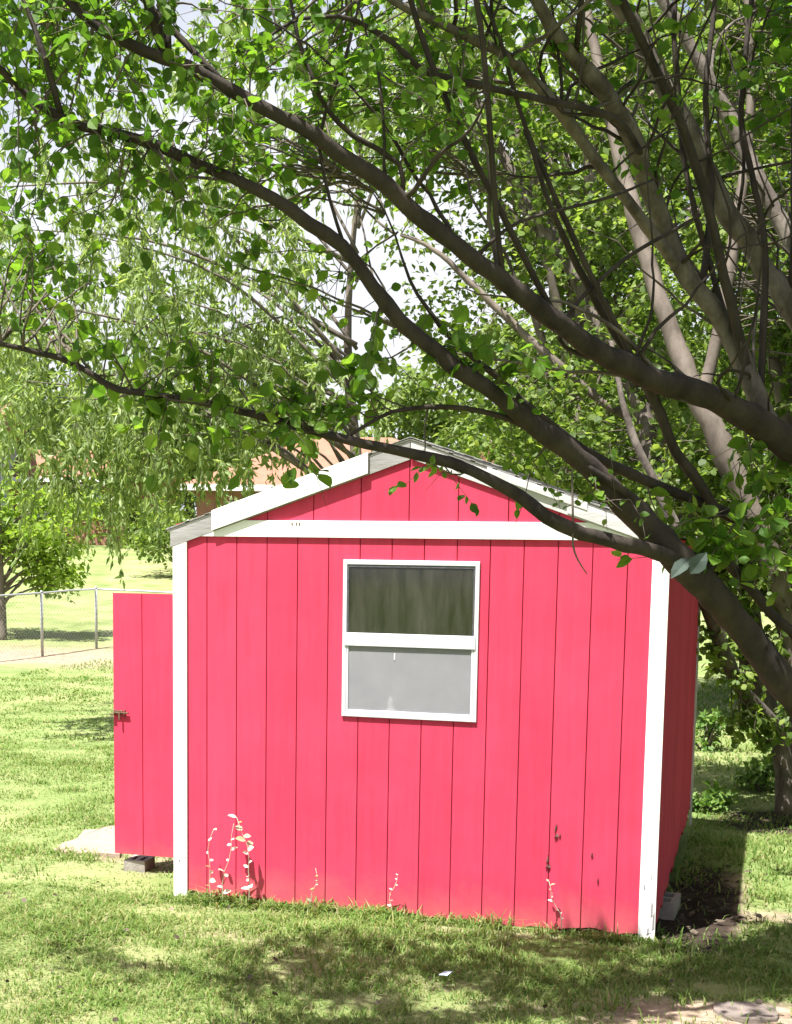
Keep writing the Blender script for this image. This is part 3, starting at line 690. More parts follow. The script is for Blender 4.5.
for i in range(1, 4):
    a, b_ = fp[i]+[0, 0, .04], fp[i+1]+[0, 0, .04]; ta, tb = tops[i]-[0, 0, .02], tops[i+1]-[0, 0, .02]
    ln = np.linalg.norm(b_-a); stp = 0.09; nn = int(ln/stp); k = int(1.18/stp)
    for j in range(-k, nn+1):
        for sgn in (0, 1):
            u0_, u1_ = j/nn, (j+k)/nn
            c0, c1 = max(0, u0_), min(1, u1_)
            if c1 <= c0: continue
            v0, v1 = (c0-u0_)/(u1_-u0_), (c1-u0_)/(u1_-u0_)
            if sgn: v0, v1 = 1-v0, 1-v1
            f_ = lambda u, v: (a+(b_-a)*u)*(1-v)+(ta+(tb-ta)*u)*v
            wire(f_(c0, v0), f_(c1, v1))
link('wire_mesh', raw_mesh('wire_mesh', np.array(V), S, Lp), M['galv'], fence)

# ------------------------------------------------------------------ houses
def house(name, base, rz, wd, dp, hw, hr, wall_m, roof_m, label, hip=True, wins=()):
    t = thing(name, base, label, 'house'); t.rotation_euler.z = rz
    def add(mb, nm, m, par=t):
        o = mb.build(nm, m); o.parent = par; return o
    add(MB().box(-wd/2, wd/2, -dp/2, dp/2, -1.5, hw), 'wall', wall_m)
    e = 0.45; i = wd/2-dp/2 if hip else wd/2+e
    A = [(-wd/2-e, -dp/2-e, hw-.02), (wd/2+e, -dp/2-e, hw-.02), (wd/2+e, dp/2+e, hw-.02), (-wd/2-e, dp/2+e, hw-.02)]
    A2 = [(x, y, z+.16) for x, y, z in A]; Rr = [(-i, 0, hw+hr), (i, 0, hw+hr)]
    m = MB().add(A+A2+Rr, [(0, 3, 2, 1), (0, 1, 5, 4), (1, 2, 6, 5), (2, 3, 7, 6), (3, 0, 4, 7), (4, 5, 9, 8), (5, 6, 9), (6, 7, 8, 9), (7, 4, 8)])
    ro = add(m, 'roof', roof_m)
    add(MB().box(-wd/2-e-.03, wd/2+e+.03, -dp/2-e-.03, -dp/2-e-.005, hw-.04, hw+.15), 'fascia', M['white'])
    add(MB().box(-wd/2-e-.03, -wd/2-e-.005, -dp/2-e, dp/2+e, hw-.04, hw+.15), 'fascia', M['white'])
    add(MB().box(wd*0.44, wd*0.44+0.5, 0.2, 0.8, hw+hr*0.1, hw+hr-0.05), 'chimney', M['brick'], t)
    for wx, wz in wins:
        f = add(MB().box(wx-.55, wx+.55, -dp/2-.06, -dp/2-.005, wz, wz+1.3), 'window', M['white'])
        g = MB().box(wx-.47, wx+.47, -dp/2-.075, -dp/2-.062, wz+.08, wz+1.22).build('pane', M['glass_far']); g.parent = f
    add(MB().box(-.5, .5, -dp/2-.05, -dp/2-.004, 0, 2.05), 'door', M['white'])
    return t
b_ = G(350, 47.5); house('house', (b_[0], b_[1], b_[2]), -yaw, 9.6, 7.0, 2.55, 1.95, M['brick'], M['houseroof'], 'brick house with a salmon hipped roof far behind the shed', True, ((-3.4, .9), (-1.7, .9), (2.4, .9)))
b_ = G(78, 60); house('house', (b_[0], b_[1], b_[2]), -yaw-0.25, 7.0, 6.0, 2.2, 1.5, M['brick'], M['houseroof'], 'low house with a salmon roof glimpsed through the hanging foliage on the left', False, ((-2, .8), (2, .8)))
b_ = G(-60, 56); house('house', (b_[0], b_[1], b_[2]), -yaw+0.1, 5.4, 7.0, 4.4, 1.3, M['bluewall'], M['houseroof'], 'tall pale blue sided house at the far left edge', False, ((-1.4, 2.6), (1.4, 2.6), (1.9, .7)))

# ------------------------------------------------------------------ trees
def tree_crown(n_cl, ell, per, csz):
    """clump centres spread through ellipsoids: list of (centre, radii, weight)"""
    C = []
    for c, r, k in ell:
        u = unit(rng.normal(size=(k, 3)))*(rng.random((k, 1))**0.45)
        C.append(np.asarray(c)+u*np.asarray(r))
    return np.concatenate(C)
def bg_tree(name, base, ht, ell, label, leafm, barkm, lsize, per, csz, templ=T_DIAM, trunk_r=0.15, lean=(0, 0), droop=0.0, group=None, nbr=60, gap=None):
    base = np.asarray(base, float); t = thing(name, base, label, 'tree', group)
    top = base+np.array([lean[0], lean[1], ht])
    ts = np.linspace(0, 1, 9)
    wob = np.cumsum(rng.normal(0, 0.02*ht/8, (9, 3)), 0)*[1, 1, 0]
    tp = np.array([base+(top-base)*s_ for s_ in ts])+wob; tp[0] = base-[0, 0, .2]
    pts, rr_ = resample(tp, trunk_r*(1-0.85*ts)+0.01, 0.4)
    MB().tube(pts, rr_, 9, 0.04).build('trunk', barkm, t)
    C = tree_crown(0, ell, per, csz)
    if gap is not None: C = C[gap(C)]
    br = MB()
    for c in C[rng.permutation(len(C))[:nbr]]:
        s_ = np.clip((c[2]-base[2])/ht*rng.uniform(.45, .85), .12, .93)
        i = s_*8; a = tp[int(i)]+(tp[min(8, int(i)+1)]-tp[int(i)])*(i-int(i))
        mid = (a+c)/2+np.array([0, 0, 0.12*np.linalg.norm(c-a)])+rng.normal(0, .05, 3)*np.linalg.norm(c-a)
        l_ = np.linalg.norm(c-a)
        pts, rr_ = resample([a, mid, c], [min(trunk_r*.45, 0.012+0.016*l_), 0.008+0.007*l_, 0.006], 0.35)
        br.tube(pts, rr_, 5)
    br.build('branches', barkm, t)
    n = len(C)*per
    cc = np.repeat(C, per, 0); sz = np.repeat(csz*rng.uniform(.6, 1.35, len(C)), per)
    off = rng.normal(size=(n, 3))*[1, 1, .7]; off = unit(off)*(rng.random((n, 1))**.5)*1.0
    if droop: off[:, 2] = -np.abs(off[:, 2])*droop*rng.random(n)+0.25*rng.random(n)
    pos = cc+off*sz[:, None]
    ax = unit(off)*[1, 1, .4]+rng.normal(size=(n, 3))*.6+[0, 0, -.35-droop*.5]
    up = rng.normal(size=(n, 3))*.55+[0, 0, 1.0]
    leaves('foliage', pos, ax, up, lsize*rng.uniform(.6, 1.35, n), templ, leafm, t)
    return t

# -- hanging fine-leaved tree behind the shed on the left
def weeping(base, ht, ell, label, nstr):
    base = np.asarray(base, float); t = thing('weeping_tree', base, label, 'tree')
    tp = np.array([base+[0, 0, -.2], base+[.1, 0, ht*.3], base+[-.15, .1, ht*.6], base+[.05, 0, ht*.9]])
    pts, rr_ = resample(tp, [.12, .09, .05, .02], .4); MB().tube(pts, rr_, 9, .04).build('trunk', M['barkpale'], t)
    C = tree_crown(0, ell, 1, 1); br = MB(); tw = MB(); pos, ax = [], []
    for i, c in enumerate(C):
        if i % 6 == 0:
            s_ = np.clip((c[2]-base[2])/ht*rng.uniform(.6, .95), .35, .9); a = base+[0, 0, ht*s_]
            mid = (a+c)/2+[0, 0, .45]; l_ = np.linalg.norm(c-a)
            pts, rr_ = resample([a, mid, c], [.012+.005*l_, .008+.003*l_, .005], .4); br.tube(pts, rr_, 5)
        for k in range(nstr):
            o = unit(rng.normal(size=3)*[1, 1, .3]); L = rng.uniform(.5, 1.35)
            q = c+rng.normal(0, .22, 3); st = [q]
            for j in range(6):
                f_ = j/5; q = q+(o*(1-f_)*.5+np.array([0, 0, -1.0])*(0.15+f_))*L/6*1.3+rng.normal(0, .015, 3); st.append(q)
            st = np.array(st)
            if k % 2 == 0: tw.tube(st, np.linspace(.004, .002, 7), 3)
            m = int(L*32)
            s_ = rng.random(m)*6*.999; ii = s_.astype(int); qq = st[ii]+(st[ii+1]-st[ii])*(s_-ii)[:, None]
            pos.append(qq+rng.normal(0, .02, (m, 3))); ax.append(unit(st[ii+1]-st[ii])*.7+rng.normal(size=(m, 3))*.45+[0, 0, -.35])
    br.build('branches', M['barkfar'], t); tag(tw.build('twigs', M['twig'], t), kind='stuff')
    pos = np.concatenate(pos); ax = np.concatenate(ax); n = len(pos)
    leaves('foliage', pos, ax, rng.normal(size=(n, 3)), .125*rng.uniform(.6, 1.3, n), (T_NARROW[0]*[1.25, 1, 1], T_NARROW[1]), M['leaf_willow'], t)
    return t
b_ = G(352, 17.8)
weeping(b_, 8.2, [(P(120, 250, 17), (2.6, 2.2, 2.4), 70), (P(70, 420, 16.5), (1.3, 1.4, .7), 24), (P(150, 410, 17), (.8, 1.2, .8), 22), (P(280, 60, 17.5), (2.4, 2.0, 1.6), 28), (P(230, 330, 17.5), (1.2, 1.6, .8), 22), (P(400, 330, 18), (1.3, 1.4, .5), 2), (P(215, 425, 16.6), (.8, 1.0, .4), 8), (P(310, 395, 16.8), (.8, 1.0, .3), 3)],
        'tall weeping tree with hanging narrow pale leaves behind the shed on the left', 6)

# -- small bright tree behind the fence at the left edge
b_ = G(4, 31)
bg_tree('young_tree', b_, 3.6, [(P(22, 545, 31), (1.35, 1.2, .75), 24), (P(45, 575, 31), (.7, .8, .4), 10), (P(-20, 500, 31), (1.3, 1.2, 1.1), 20), (P(60, 500, 31.5), (.8, .8, .5), 10)], 'small bright green tree behind the chain-link fence at the left edge', M['leaf_bright'], M['barkfar'], .15, 95, .42, T_DIAM, .085, nbr=30)

# -- far trees
far = [(-60, 66, 11, 3.6, 'tall pale green tree at the far left beyond the fence'), (60, 72, 10, 3.8, 'pale green tree rising behind the low salmon roof'), (135, 62, 6.5, 3.0, 'round dark green tree on the field edge left of the shed'), (190, 64, 7.5, 3.0, 'green tree touching the left end of the shed roof in the distance'),
       (265, 74, 11, 4.0, 'far tree behind the left end of the brick house'), (430, 70, 9.5, 4.0, 'far tree behind the right end of the brick house'), (540, 62, 10, 4.0, 'far tree rising behind the right roof slope of the shed'), (650, 58, 10, 4.0, 'far bright tree seen between the leaning stems on the right'), (760, 64, 11, 4.4, 'far tree behind the pale trunk at the right edge'), (860, 60, 10, 4.0, 'far tree just beyond the right edge of the view')]
for px, d, ht, r_, lab in far:
    b_ = G(px, d)
    bg_tree('broadleaf_tree', b_, ht*.8, [(b_+[0, 0, ht*.56], (r_, r_, ht*.42), 48)], lab, M['leaf_far'], M['barkfar'], .42, 110, 1.15, T_DIAM, .24, group='far trees along the field edge', nbr=24)
# hedge under the far trees on the left
def shrub(px, d, r_, h_, lab, m='leaf_mid', group='shrubs along the far edge of the field', ls=.2, nm='shrub', k=26, per=70):
    b_ = G(px, d)
    t = thing(nm, b_, lab, 'shrub', group)
    C = b_+[0, 0, h_*.5]+unit(rng.normal(size=(k, 3)))*(rng.random((k, 1))**.4)*[r_, r_, h_*.5]
    st = MB()
    for c in C[:10]: st.tube([b_-[0, 0, .05], (b_+c)/2+rng.normal(0, .05*r_, 3), c], [.02, .014, .006], 4)
    st.build('stems', M['barkfar'], t)
    n = k*per; off = unit(rng.normal(size=(n, 3)))*(rng.random((n, 1))**.5)*(r_*.32); pos = np.repeat(C, per, 0)+off
    pos[:, 2] = np.maximum(pos[:, 2], b_[2]+.03)
    leaves('foliage', pos, off/r_*2+rng.normal(size=(n, 3))*.5, rng.normal(size=(n, 3))*.5+[0, 0, 1], ls*rng.uniform(.6, 1.3, n), T_DIAM, M[m], t)
shrub(150, 56, 2.4, 2.0, 'dark green shrub at the top of the pale field left of the shed')
shrub(190, 46, 1.9, 2.3, 'dark shrub at the left end of the brick house')
shrub(232, 45, 1.7, 2.1, 'dark shrub under the eave of the brick house')
shrub(95, 57, 2.2, 1.8, 'green shrub left of the dark shrub on the field edge', 'leaf_far')

# -- trees behind the shed on the right: filling canopy
b_ = G(560, 19)
bg_tree('canopy_tree', b_, 8.6, [(P(600, 330, 19), (2.6, 2.0, 1.9), 95), (P(500, 120, 19), (2.8, 2.2, 2.0), 85), (P(690, 120, 20), (2.4, 2.2, 2.4), 95), (P(590, 450, 18.5), (1.9, 1.5, .8), 40)], 'broad leafy tree rising behind the shed roof on the right', M['leaf_mid'], M['barkpale'], .115, 120, .50, T_DIAM, .19, (.2, .4), nbr=80)
b_ = G(800, 22)
bg_tree('canopy_tree', b_, 8.4, [(P(770, 380, 22), (2.2, 2, 2.2), 85), (P(790, 120, 22), (2.4, 2, 2.4), 70), (P(750, 530, 21), (1.6, 1.4, .8), 44), (P(810, 575, 22), (1.2, 1.2, .7), 20)], 'dense green tree beyond the leaning trunks at the right edge', M['leaf_mid'], M['barkfar'], .125, 125, .55, T_DIAM, .2, nbr=60)

# -- pale multi-stem tree right of the shed
def limb(mb, spec, step=.12, k=9, wob=.03):
    pts = [P(a, b, d) for a, b, d, _ in spec]; rad = [wpx*0.5*d/F for _, _, d, wpx in spec]
    p_, r_ = resample(pts, rad, step); p_ = p_+np.stack([fbm(np.arange(len(p_))*.35+i*9, np.full(len(p_), rad[0]*300+i))-.5 for i in range(3)], -1)*.05*min(1, r_.mean()*25)
    ar = np.arange(len(p_)); r_ = r_*(1+.22*(fbm(ar*.45+len(p_), ar*0+3.7)-.5))
    for kn in rng.integers(0, len(p_), max(1, len(p_)//14)): r_ = r_*(1+rng.uniform(.06, .16)*np.exp(-((ar-kn)/1.3)**2))
    mb.tube(p_, r_, k, wob); return p_, r_
base = G(786, 12.0); base[2] -= .02
stem_tree = thing('multi_stem_tree', base, 'pale smooth-barked tree with several leaning stems right of the shed', 'tree')
S1 = [(788, 812, 12.0, 27), (786, 790, 12.0, 21), (784, 760, 12, 19), (770, 720, 12, 20), (748, 660, 12, 20), (730, 610, 12.1, 20), (697, 540, 12.2, 24), (660, 470, 12.4, 22), (640, 400, 12.6, 18), (604, 330, 12.8, 16), (560, 250, 13, 14), (500, 150, 13.2, 10), (455, 40, 13.5, 6), (430, -60, 13.6, 4)]
S2 = [(792, 806, 12, 20), (798, 740, 12, 19), (790, 640, 11.8, 22), (770, 560, 11.6, 24), (737, 480, 11.5, 24), (702, 408, 11.5, 22), (670, 330, 11.6, 18), (630, 200, 11.7, 15), (598, 60, 11.8, 11), (570, -60, 12, 7)]
S3 = [(784, 738, 12.0, 14), (766, 718, 11.8, 17), (740, 685, 11.5, 15), (720, 640, 11.2, 15), (700, 590, 11.0, 14), (688, 555, 10.9, 12), (664, 500, 10.9, 9), (630, 430, 10.9, 7), (610, 340, 11, 4)]
S4 = [(790, 790, 12, 24), (815, 700, 12.4, 22), (812, 560, 12.6, 22), (790, 420, 12.8, 20), (760, 280, 13, 17), (740, 150, 13, 14), (715, 20, 13, 10), (700, -80, 13, 6)]
S5 = [(772, 725, 12, 14), (760, 640, 12.3, 13), (745, 590, 12.5, 12), (700, 500, 12.8, 12), (660, 440, 13, 11), (600, 400, 13, 9), (520, 330, 13, 8), (440, 255, 13, 5), (400, 235, 13, 3)]
S6 = [(700, 405, 11.5, 14), (720, 330, 11.5, 13), (735, 230, 11.5, 12), (750, 120, 11.5, 10), (748, -40, 11.5, 6)]
stems = []
for s_ in (S1, S2, S3, S4, S5, S6):
    m = MB(); stems.append(limb(m, s_)); m.build('stem', M['barkgrey'] if s_ in (S3, S1) else M['barkpale'], stem_tree)
def foliage(parent, targets, stems, leafm, lsize, templ, twm, name='foliage', per_m=26, tl=(.35, .9), perleaf_up=1.0):
    """twigs reaching from the nearest limb towards each target point, leaves along them"""
    allp = np.concatenate([p[len(p)//6:] for p, r in stems]); tw = MB(); pos, ax, up, sz = [], [], [], []
    for (c, rad, nt, dens, ls) in targets:
        for _ in range(nt):
            e = c+unit(rng.normal(size=3))*rad*rng.random()**.5
            dd = np.linalg.norm(allp-e, axis=1); j = np.argsort(dd)[rng.integers(0, 6)]; a = allp[j]; L0 = dd[j]
            if L0 > 1.6: a = e+unit(a-e)*rng.uniform(.8, 1.5); L0 = np.linalg.norm(a-e)
            mid = (a+e)/2+rng.normal(0, .12, 3)*L0+[0, 0, .06*L0]
            p_, r_ = resample([a, mid, e], [.004+.003*L0, .0035, .0015], .09); p_ = p_+rng.normal(0, .006, p_.shape)
            hh = p_-sd*(p_[:, 1]/sd[1])[:, None]
            if ((p_[:, 1] < -.02) & (hh[:, 0] > -.1) & (hh[:, 0] < W+.1) & (hh[:, 2] > 0) & (hh[:, 2] < 2.5)).any(): continue
            tw.tube(p_, r_, 4)
            st = [p_[len(p_)//2:]]
            for q in range(2):
                o = p_[rng.integers(len(p_)//3, len(p_))]; dr = unit(e-a+rng.normal(0, .8, 3)*L0)*rng.uniform(.12, .32)
                s2 = np.array([o, o+dr*.5+rng.normal(0, .015, 3), o+dr+[0, 0, -.03]]); tw.tube(s2, [.0025, .002, .001], 3); st.append(s2)
            for s2 in st:
                ln = np.linalg.norm(np.diff(s2, axis=0), axis=1).sum(); m = max(2, int(ln*per_m*dens)); u = rng.random(m)*(len(s2)-1.001); i = u.astype(int)
                q = s2[i]+(s2[i+1]-s2[i])*(u-i)[:, None]; tdir = unit(s2[i+1]-s2[i])
                pos.append(q+rng.normal(0, .008, (m, 3))); ax.append(tdir*.5+unit(rng.normal(size=(m, 3)))*.8+[0, 0, -.25])
                up.append(rng.normal(size=(m, 3))*.5+[0, 0, perleaf_up]); sz.append(ls*rng.uniform(.55, 1.25, m))
    tag(tw.build('twigs', twm, parent), kind='stuff')
    pa = np.concatenate(pos); tt = -pa[:, 1]/sd[1]; hit = pa+sd*tt[:, None]
    ok = ~((pa[:, 1] < 0) & (hit[:, 0] > -.9) & (hit[:, 0] < W+.12) & (hit[:, 2] > -.10) & (hit[:, 2] < 3.05))
    pos, ax, up, sz = [pa[ok]], [np.concatenate(ax)[ok]], [np.concatenate(up)[ok]], [np.concatenate(sz)[ok]]
    leaves(name, np.concatenate(pos), np.concatenate(ax), np.concatenate(up), np.concatenate(sz), templ, leafm, parent)
def region(px, py, d, rpx, nt, dens=1.0, ls=.06): return (P(px, py, d), rpx*d/F, nt, dens, ls)
tg = [region(px, py, d, r, nt, de, .075) for px, py, d, r, nt, de in [
    (470, 60, 13, 90, 40, 1), (560, 120, 13, 90, 46, 1), (640, 60, 12, 90, 46, 1), (730, 60, 12, 90, 50, 1), (540, 250, 13, 80, 36, .9), (640, 220, 12.3, 80, 36, 1), (720, 220, 12, 90, 44, 1), (600, 360, 12.6, 70, 36, 1), (680, 380, 12, 70, 30, 1), (760, 350, 12.3, 80, 44, 1),
    (560, 450, 12.8, 60, 26, 1), (640, 500, 12.3, 40, 18, 1), (720, 540, 11.8, 45, 36, 1.3), (765, 590, 11.8, 45, 36, 1.3), (735, 640, 11.8, 30, 16, 1), (480, 340, 13, 50, 8, .7), (860, 120, 11.6, 120, 60, 1.2), (860, 320, 11.8, 110, 60, 1.2), (880, 520, 11.8, 110, 60, 1.2), (960, 250, 11.5, 120, 60, 1.2), (960, 450, 11.5, 120, 60, 1.2), (760, -100, 11.8, 120, 60, 1.2), (880, -120, 11.5, 120, 60, 1.2), (620, -90, 12, 110, 40, 1), (990, 20, 11.2, 120, 50, 1.2), (700, 470, 11.8, 50, 26, 1.1), (770, 480, 11.8, 50, 34, 1.2), (450, 160, 13, 60, 14, .7), (752, 725, 11.7, 30, 10, 1.1), (715, 650, 11.2, 22, 8, 1), (735, 668, 11.5, 22, 8, 1), (770, 650, 11.8, 30, 10, 1), (780, 740, 11.7, 20, 6, 1), (505, 420, 13, 55, 22, 1)]]
foliage(stem_tree, tg, stems, M['leaf_mid'], .06, T_ROUND, M['twig'], per_m=30)

# -- foreground tree: trunk out of view to the right, limbs arching across the picture
fbse = G(985, 7.6)
near = thing('shade_tree', fbse, 'large dark-limbed broadleaf tree arching in from the right in front of the shed', 'tree')
tm = MB(); q = [fbse-[0, 0, .15], fbse+[0, 0, .12], P(965, 880, 7.5), P(945, 760, 7.4), P(930, 640, 7.3), P(920, 540, 7.3)]
p_, r_ = resample(q, [.30, .24, .20, .18, .15, .12], .12); tm.tube(p_, r_, 12, .03); tm.build('trunk', M['bark'], near)
LIMBS = [
 # dark upper limb running to the top left
 [(935, 640, 7.3, 43.2), (870, 505, 7.1, 37.4), (792, 442, 6.9, 33.1), (720, 405, 6.6, 27.4), (640, 372, 6.3, 21.6), (560, 325, 6.0, 20.2), (480, 265, 5.7, 18.0), (400, 200, 5.5, 17.6), (300, 125, 5.3, 14.4), (215, 83, 5.2, 12.8), (165, 58, 5.1, 12.8), (100, 30, 5.0, 10.4), (62, -2, 5.0, 9.3), (20, -60, 5.0, 6.8)],
 # second limb to the left edge
 [(955, 840, 7.4, 43.2), (850, 758, 7.1, 34.6), (792, 690, 6.9, 31.7), (740, 628, 6.7, 30.2), (700, 580, 6.5, 30.2), (660, 540, 6.4, 31.7), (628, 503, 6.3, 28.8), (590, 470, 6.2, 21.6), (540, 430, 6.0, 17.3), (480, 385, 5.8, 16.0), (420, 338, 5.7, 16.0), (385, 303, 5.6, 15.2), (342, 247, 5.5, 13.6), (290, 208, 5.4, 12.8), (200, 163, 5.3, 10.4), (130, 140, 5.2, 10.2), (62, 121, 5.1, 9.3), (28, 98, 5.1, 7.6), (0, 72, 5.0, 6.8), (-40, 30, 5, 4.2)],
 # low thin limb
 [(690, 562, 6.5, 17.6), (640, 548, 6.2, 15.2), (580, 533, 6.1, 14.4), (545, 516, 6.0, 13.6), (520, 495, 6.0, 12.8), (490, 479, 5.9, 12.0), (450, 463, 5.9, 12.0), (400, 451, 5.8, 10.4), (350, 440, 5.7, 9.3), (290, 424, 5.7, 8.5), (200, 401, 5.6, 7.6), (120, 388, 5.5, 6.8), (95, 374, 5.5, 6.8), (60, 360, 5.5, 6.0), (0, 344, 5.4, 5.1), (-60, 335, 5.4, 3.4)],
 [(925, 600, 7.3, 36.0), (850, 520, 7.2, 28.8), (792, 448, 7.1, 23.0), (768, 420, 7.0, 21.6), (748, 378, 7.0, 20.2), (725, 330, 7.0, 19.4), (690, 280, 6.9, 18.7), (665, 232, 6.8, 18.0), (642, 165, 6.6, 18.0), (620, 112, 6.4, 17.6), (575, 60, 6.2, 15.2), (535, 0, 6.0, 12.8), (500, -60, 5.9, 9.3)],
 [(922, 560, 7.3, 33.1), (850, 420, 7.3, 27.4), (795, 312, 7.2, 23.8), (760, 262, 7.2, 21.6), (722, 200, 7.1, 20.2), (682, 122, 7.0, 18.7), (642, 40, 6.9, 17.3), (608, -10, 6.8, 16.0), (580, -70, 6.8, 11.2)],
 [(922, 545, 7.3, 28.8), (860, 380, 7.6, 18.7), (795, 245, 7.8, 17.6), (760, 182, 7.9, 16.0), (730, 120, 8.0, 14.4), (700, 62, 8.0, 13.6), (664, 0, 8.0, 11.2), (640, -60, 8, 7.6)],
 # pale leaning branch at top centre
 [(690, 285, 6.95, 12.8), (640, 215, 6.6, 12.0), (598, 165, 6.4, 12.0), (560, 110, 6.2, 12.0), (520, 68, 6.0, 11.2), (470, 36, 5.8, 10.2), (410, 10, 5.6, 8.5), (350, -30, 5.5, 5.1)],
 # dark branch crossing towards top centre
 [(645, 160, 6.6, 8.5), (614, 119, 6.2, 7.6), (560, 104, 6.0, 7.6), (508, 91, 5.8, 6.8), (437, 76, 5.6, 6.8), (392, 42, 5.5, 6.0), (355, 20, 5.4, 5.1), (320, 18, 5.3, 4.2), (290, 23, 5.3, 3.4), (250, 50, 5.2, 2.5)],
 [(720, 512, 6.8, 10.4), (676, 452, 6.6, 11.2), (655, 401, 6.5, 10.4), (624, 345, 6.4, 10.2), (585, 280, 6.2, 7.6), (552, 210, 6.0, 6.0), (525, 130, 5.9, 4.2)],
 [(655, 520, 6.4, 10.2), (620, 488, 6.2, 9.3), (560, 450, 6.1, 7.6), (523, 426, 6.0, 6.8), (483, 410, 5.9, 6.0), (442, 406, 5.9, 6.0), (392, 412, 5.8, 4.2), (345, 438, 5.7, 3.4)],
 [(740, 520, 6.9, 12.8), (700, 503, 6.8, 11.2), (645, 480, 6.6, 10.2), (594, 457, 6.4, 9.3), (545, 420, 6.2, 7.6), (490, 372, 6.0, 6.8), (440, 325, 5.9, 5.1), (410, 280, 5.8, 3.0), (396, 235, 5.8, 2.2), (372, 190, 5.75, 1.4), (340, 170, 5.7, 1)],
 [(63, 119, 5.1, 6.8), (45, 60, 5.0, 6.0), (33, 25, 5, 5.1), (20, -8, 5, 4.2)], [(167, 52, 5.1, 7.6), (159, 25, 5.1, 7.6), (145, -6, 5.1, 6.8), (130, -60, 5, 4.2)], [(169, 50, 5.1, 6.0), (169, 20, 5.1, 5.1), (172, -10, 5.1, 4.2)],
 [(402, 200, 5.5, 6.0), (400, 164, 5.45, 5.1), (354, 136, 5.4, 5.1), (328, 110, 5.35, 5.1), (313, 80, 5.3, 4.2), (298, 40, 5.3, 4.2), (289, -6, 5.3, 3.4)],
 [(344, 246, 5.5, 4.2), (330, 200, 5.45, 3.4), (320, 150, 5.4, 3.4), (326, 112, 5.4, 3.4), (345, 60, 5.4, 3.4), (361, -6, 5.4, 2.5)],
 [(700, 300, 7.0, 6.8), (712, 200, 7.0, 6.8), (706, 100, 7.0, 6.0), (716, -10, 7, 5.1)], [(745, 380, 7.0, 6.8), (690, 190, 7.0, 6.0), (676, 60, 6.9, 6.0), (674, -10, 6.9, 5.1)], [(760, 410, 7.0, 7.6), (764, 240, 7.0, 6.8), (742, 120, 7, 6.0), (752, -10, 7, 5.1)],
 [(640, 372, 6.3, 6.8), (585, 262, 6.1, 6.0), (527, 130, 5.9, 5.1), (500, 40, 5.8, 4.2), (480, -10, 5.8, 3.4)], [(470, 262, 5.7, 4.2), (520, 222, 5.8, 3.4), (600, 200, 6.0, 3.4), (652, 180, 6.4, 2.5)],
 [(640, 372, 6.3, 5.1), (560, 340, 6.1, 4.2), (610, 270, 6.2, 4.2), (700, 215, 6.4, 3.4)],
 [(700, 585, 6.5, 12.8), (715, 560, 6.6, 11.2), (740, 575, 6.8, 11.2), (770, 610, 6.9, 10.2), (800, 640, 7, 9.3)],
]
NL = []
for i, s_ in enumerate(LIMBS):
    m = MB(); pr = limb(m, s_, .07, 12 if s_[0][3] > 14 else 7, .045); NL.append(pr)
    m.build('limb' if s_[0][3] > 14 else 'branch', M['barkgrey'] if i in (3, 4, 5, 6) else M['bark'], near)
# upper limbs that carry the crown above the picture and shade the foreground grass
UPL = [[(400, 200, 5.5, 10), (360, 60, 5.2, 10), (300, -120, 4.9, 8), (230, -320, 4.7, 5)], [(560, 325, 6.0, 7), (505, 220, 5.75, 6.5), (430, 60, 5.5, 6), (380, -120, 5.3, 6), (340, -330, 5.1, 4)], [(748, 378, 7.0, 11), (690, 150, 6.6, 10), (600, -60, 6.0, 9), (520, -400, 5.5, 6)], [(795, 300, 7.2, 12), (800, 0, 6.7, 11), (790, -250, 6.3, 8)], [(165, 56, 5.1, 9), (110, -120, 4.9, 8), (60, -300, 4.8, 5)]]
for s_ in UPL[0:0]: pass
pre = {'n': len(NL)}
for s_ in UPL[1:]:
    m = MB(); NL.append(limb(m, s_, .12, 8, .03)); m.build('branch', M['bark'], near)
for k in range(92):
    src = NL[(3, 4, 5, 0, 6, 3, 4)[k % 7]]; j = int(len(src[0])*rng.uniform(.3, .85)); a = src[0][j]
    dr = unit(np.array([rng.normal(-.25, .5), rng.normal(-.15, .35), rng.normal(.55, .4)])); ln = rng.uniform(.6, 1.5)
    q = [a]; 
    for t_ in range(5): dr = unit(dr+rng.normal(0, .22, 3)); q.append(q[-1]+dr*ln/5)
    p_, r_ = resample(q, np.linspace(rng.uniform(.006, .012), .002, 6), .07); p_ = p_+rng.normal(0, .004, p_.shape)
    hh = p_-sd*(p_[:, 1]/sd[1])[:, None]
    if ((p_[:, 1] < 0) & (hh[:, 0] > -.1) & (hh[:, 0] < W+.1) & (hh[:, 2] > -.1) & (hh[:, 2] < 3)).any(): continue
    m = MB(); m.tube(p_, r_, 5, .05); m.build('branch', M['barkgrey'] if k % 3 == 0 else M['bark'], near); NL.append((p_, r_))
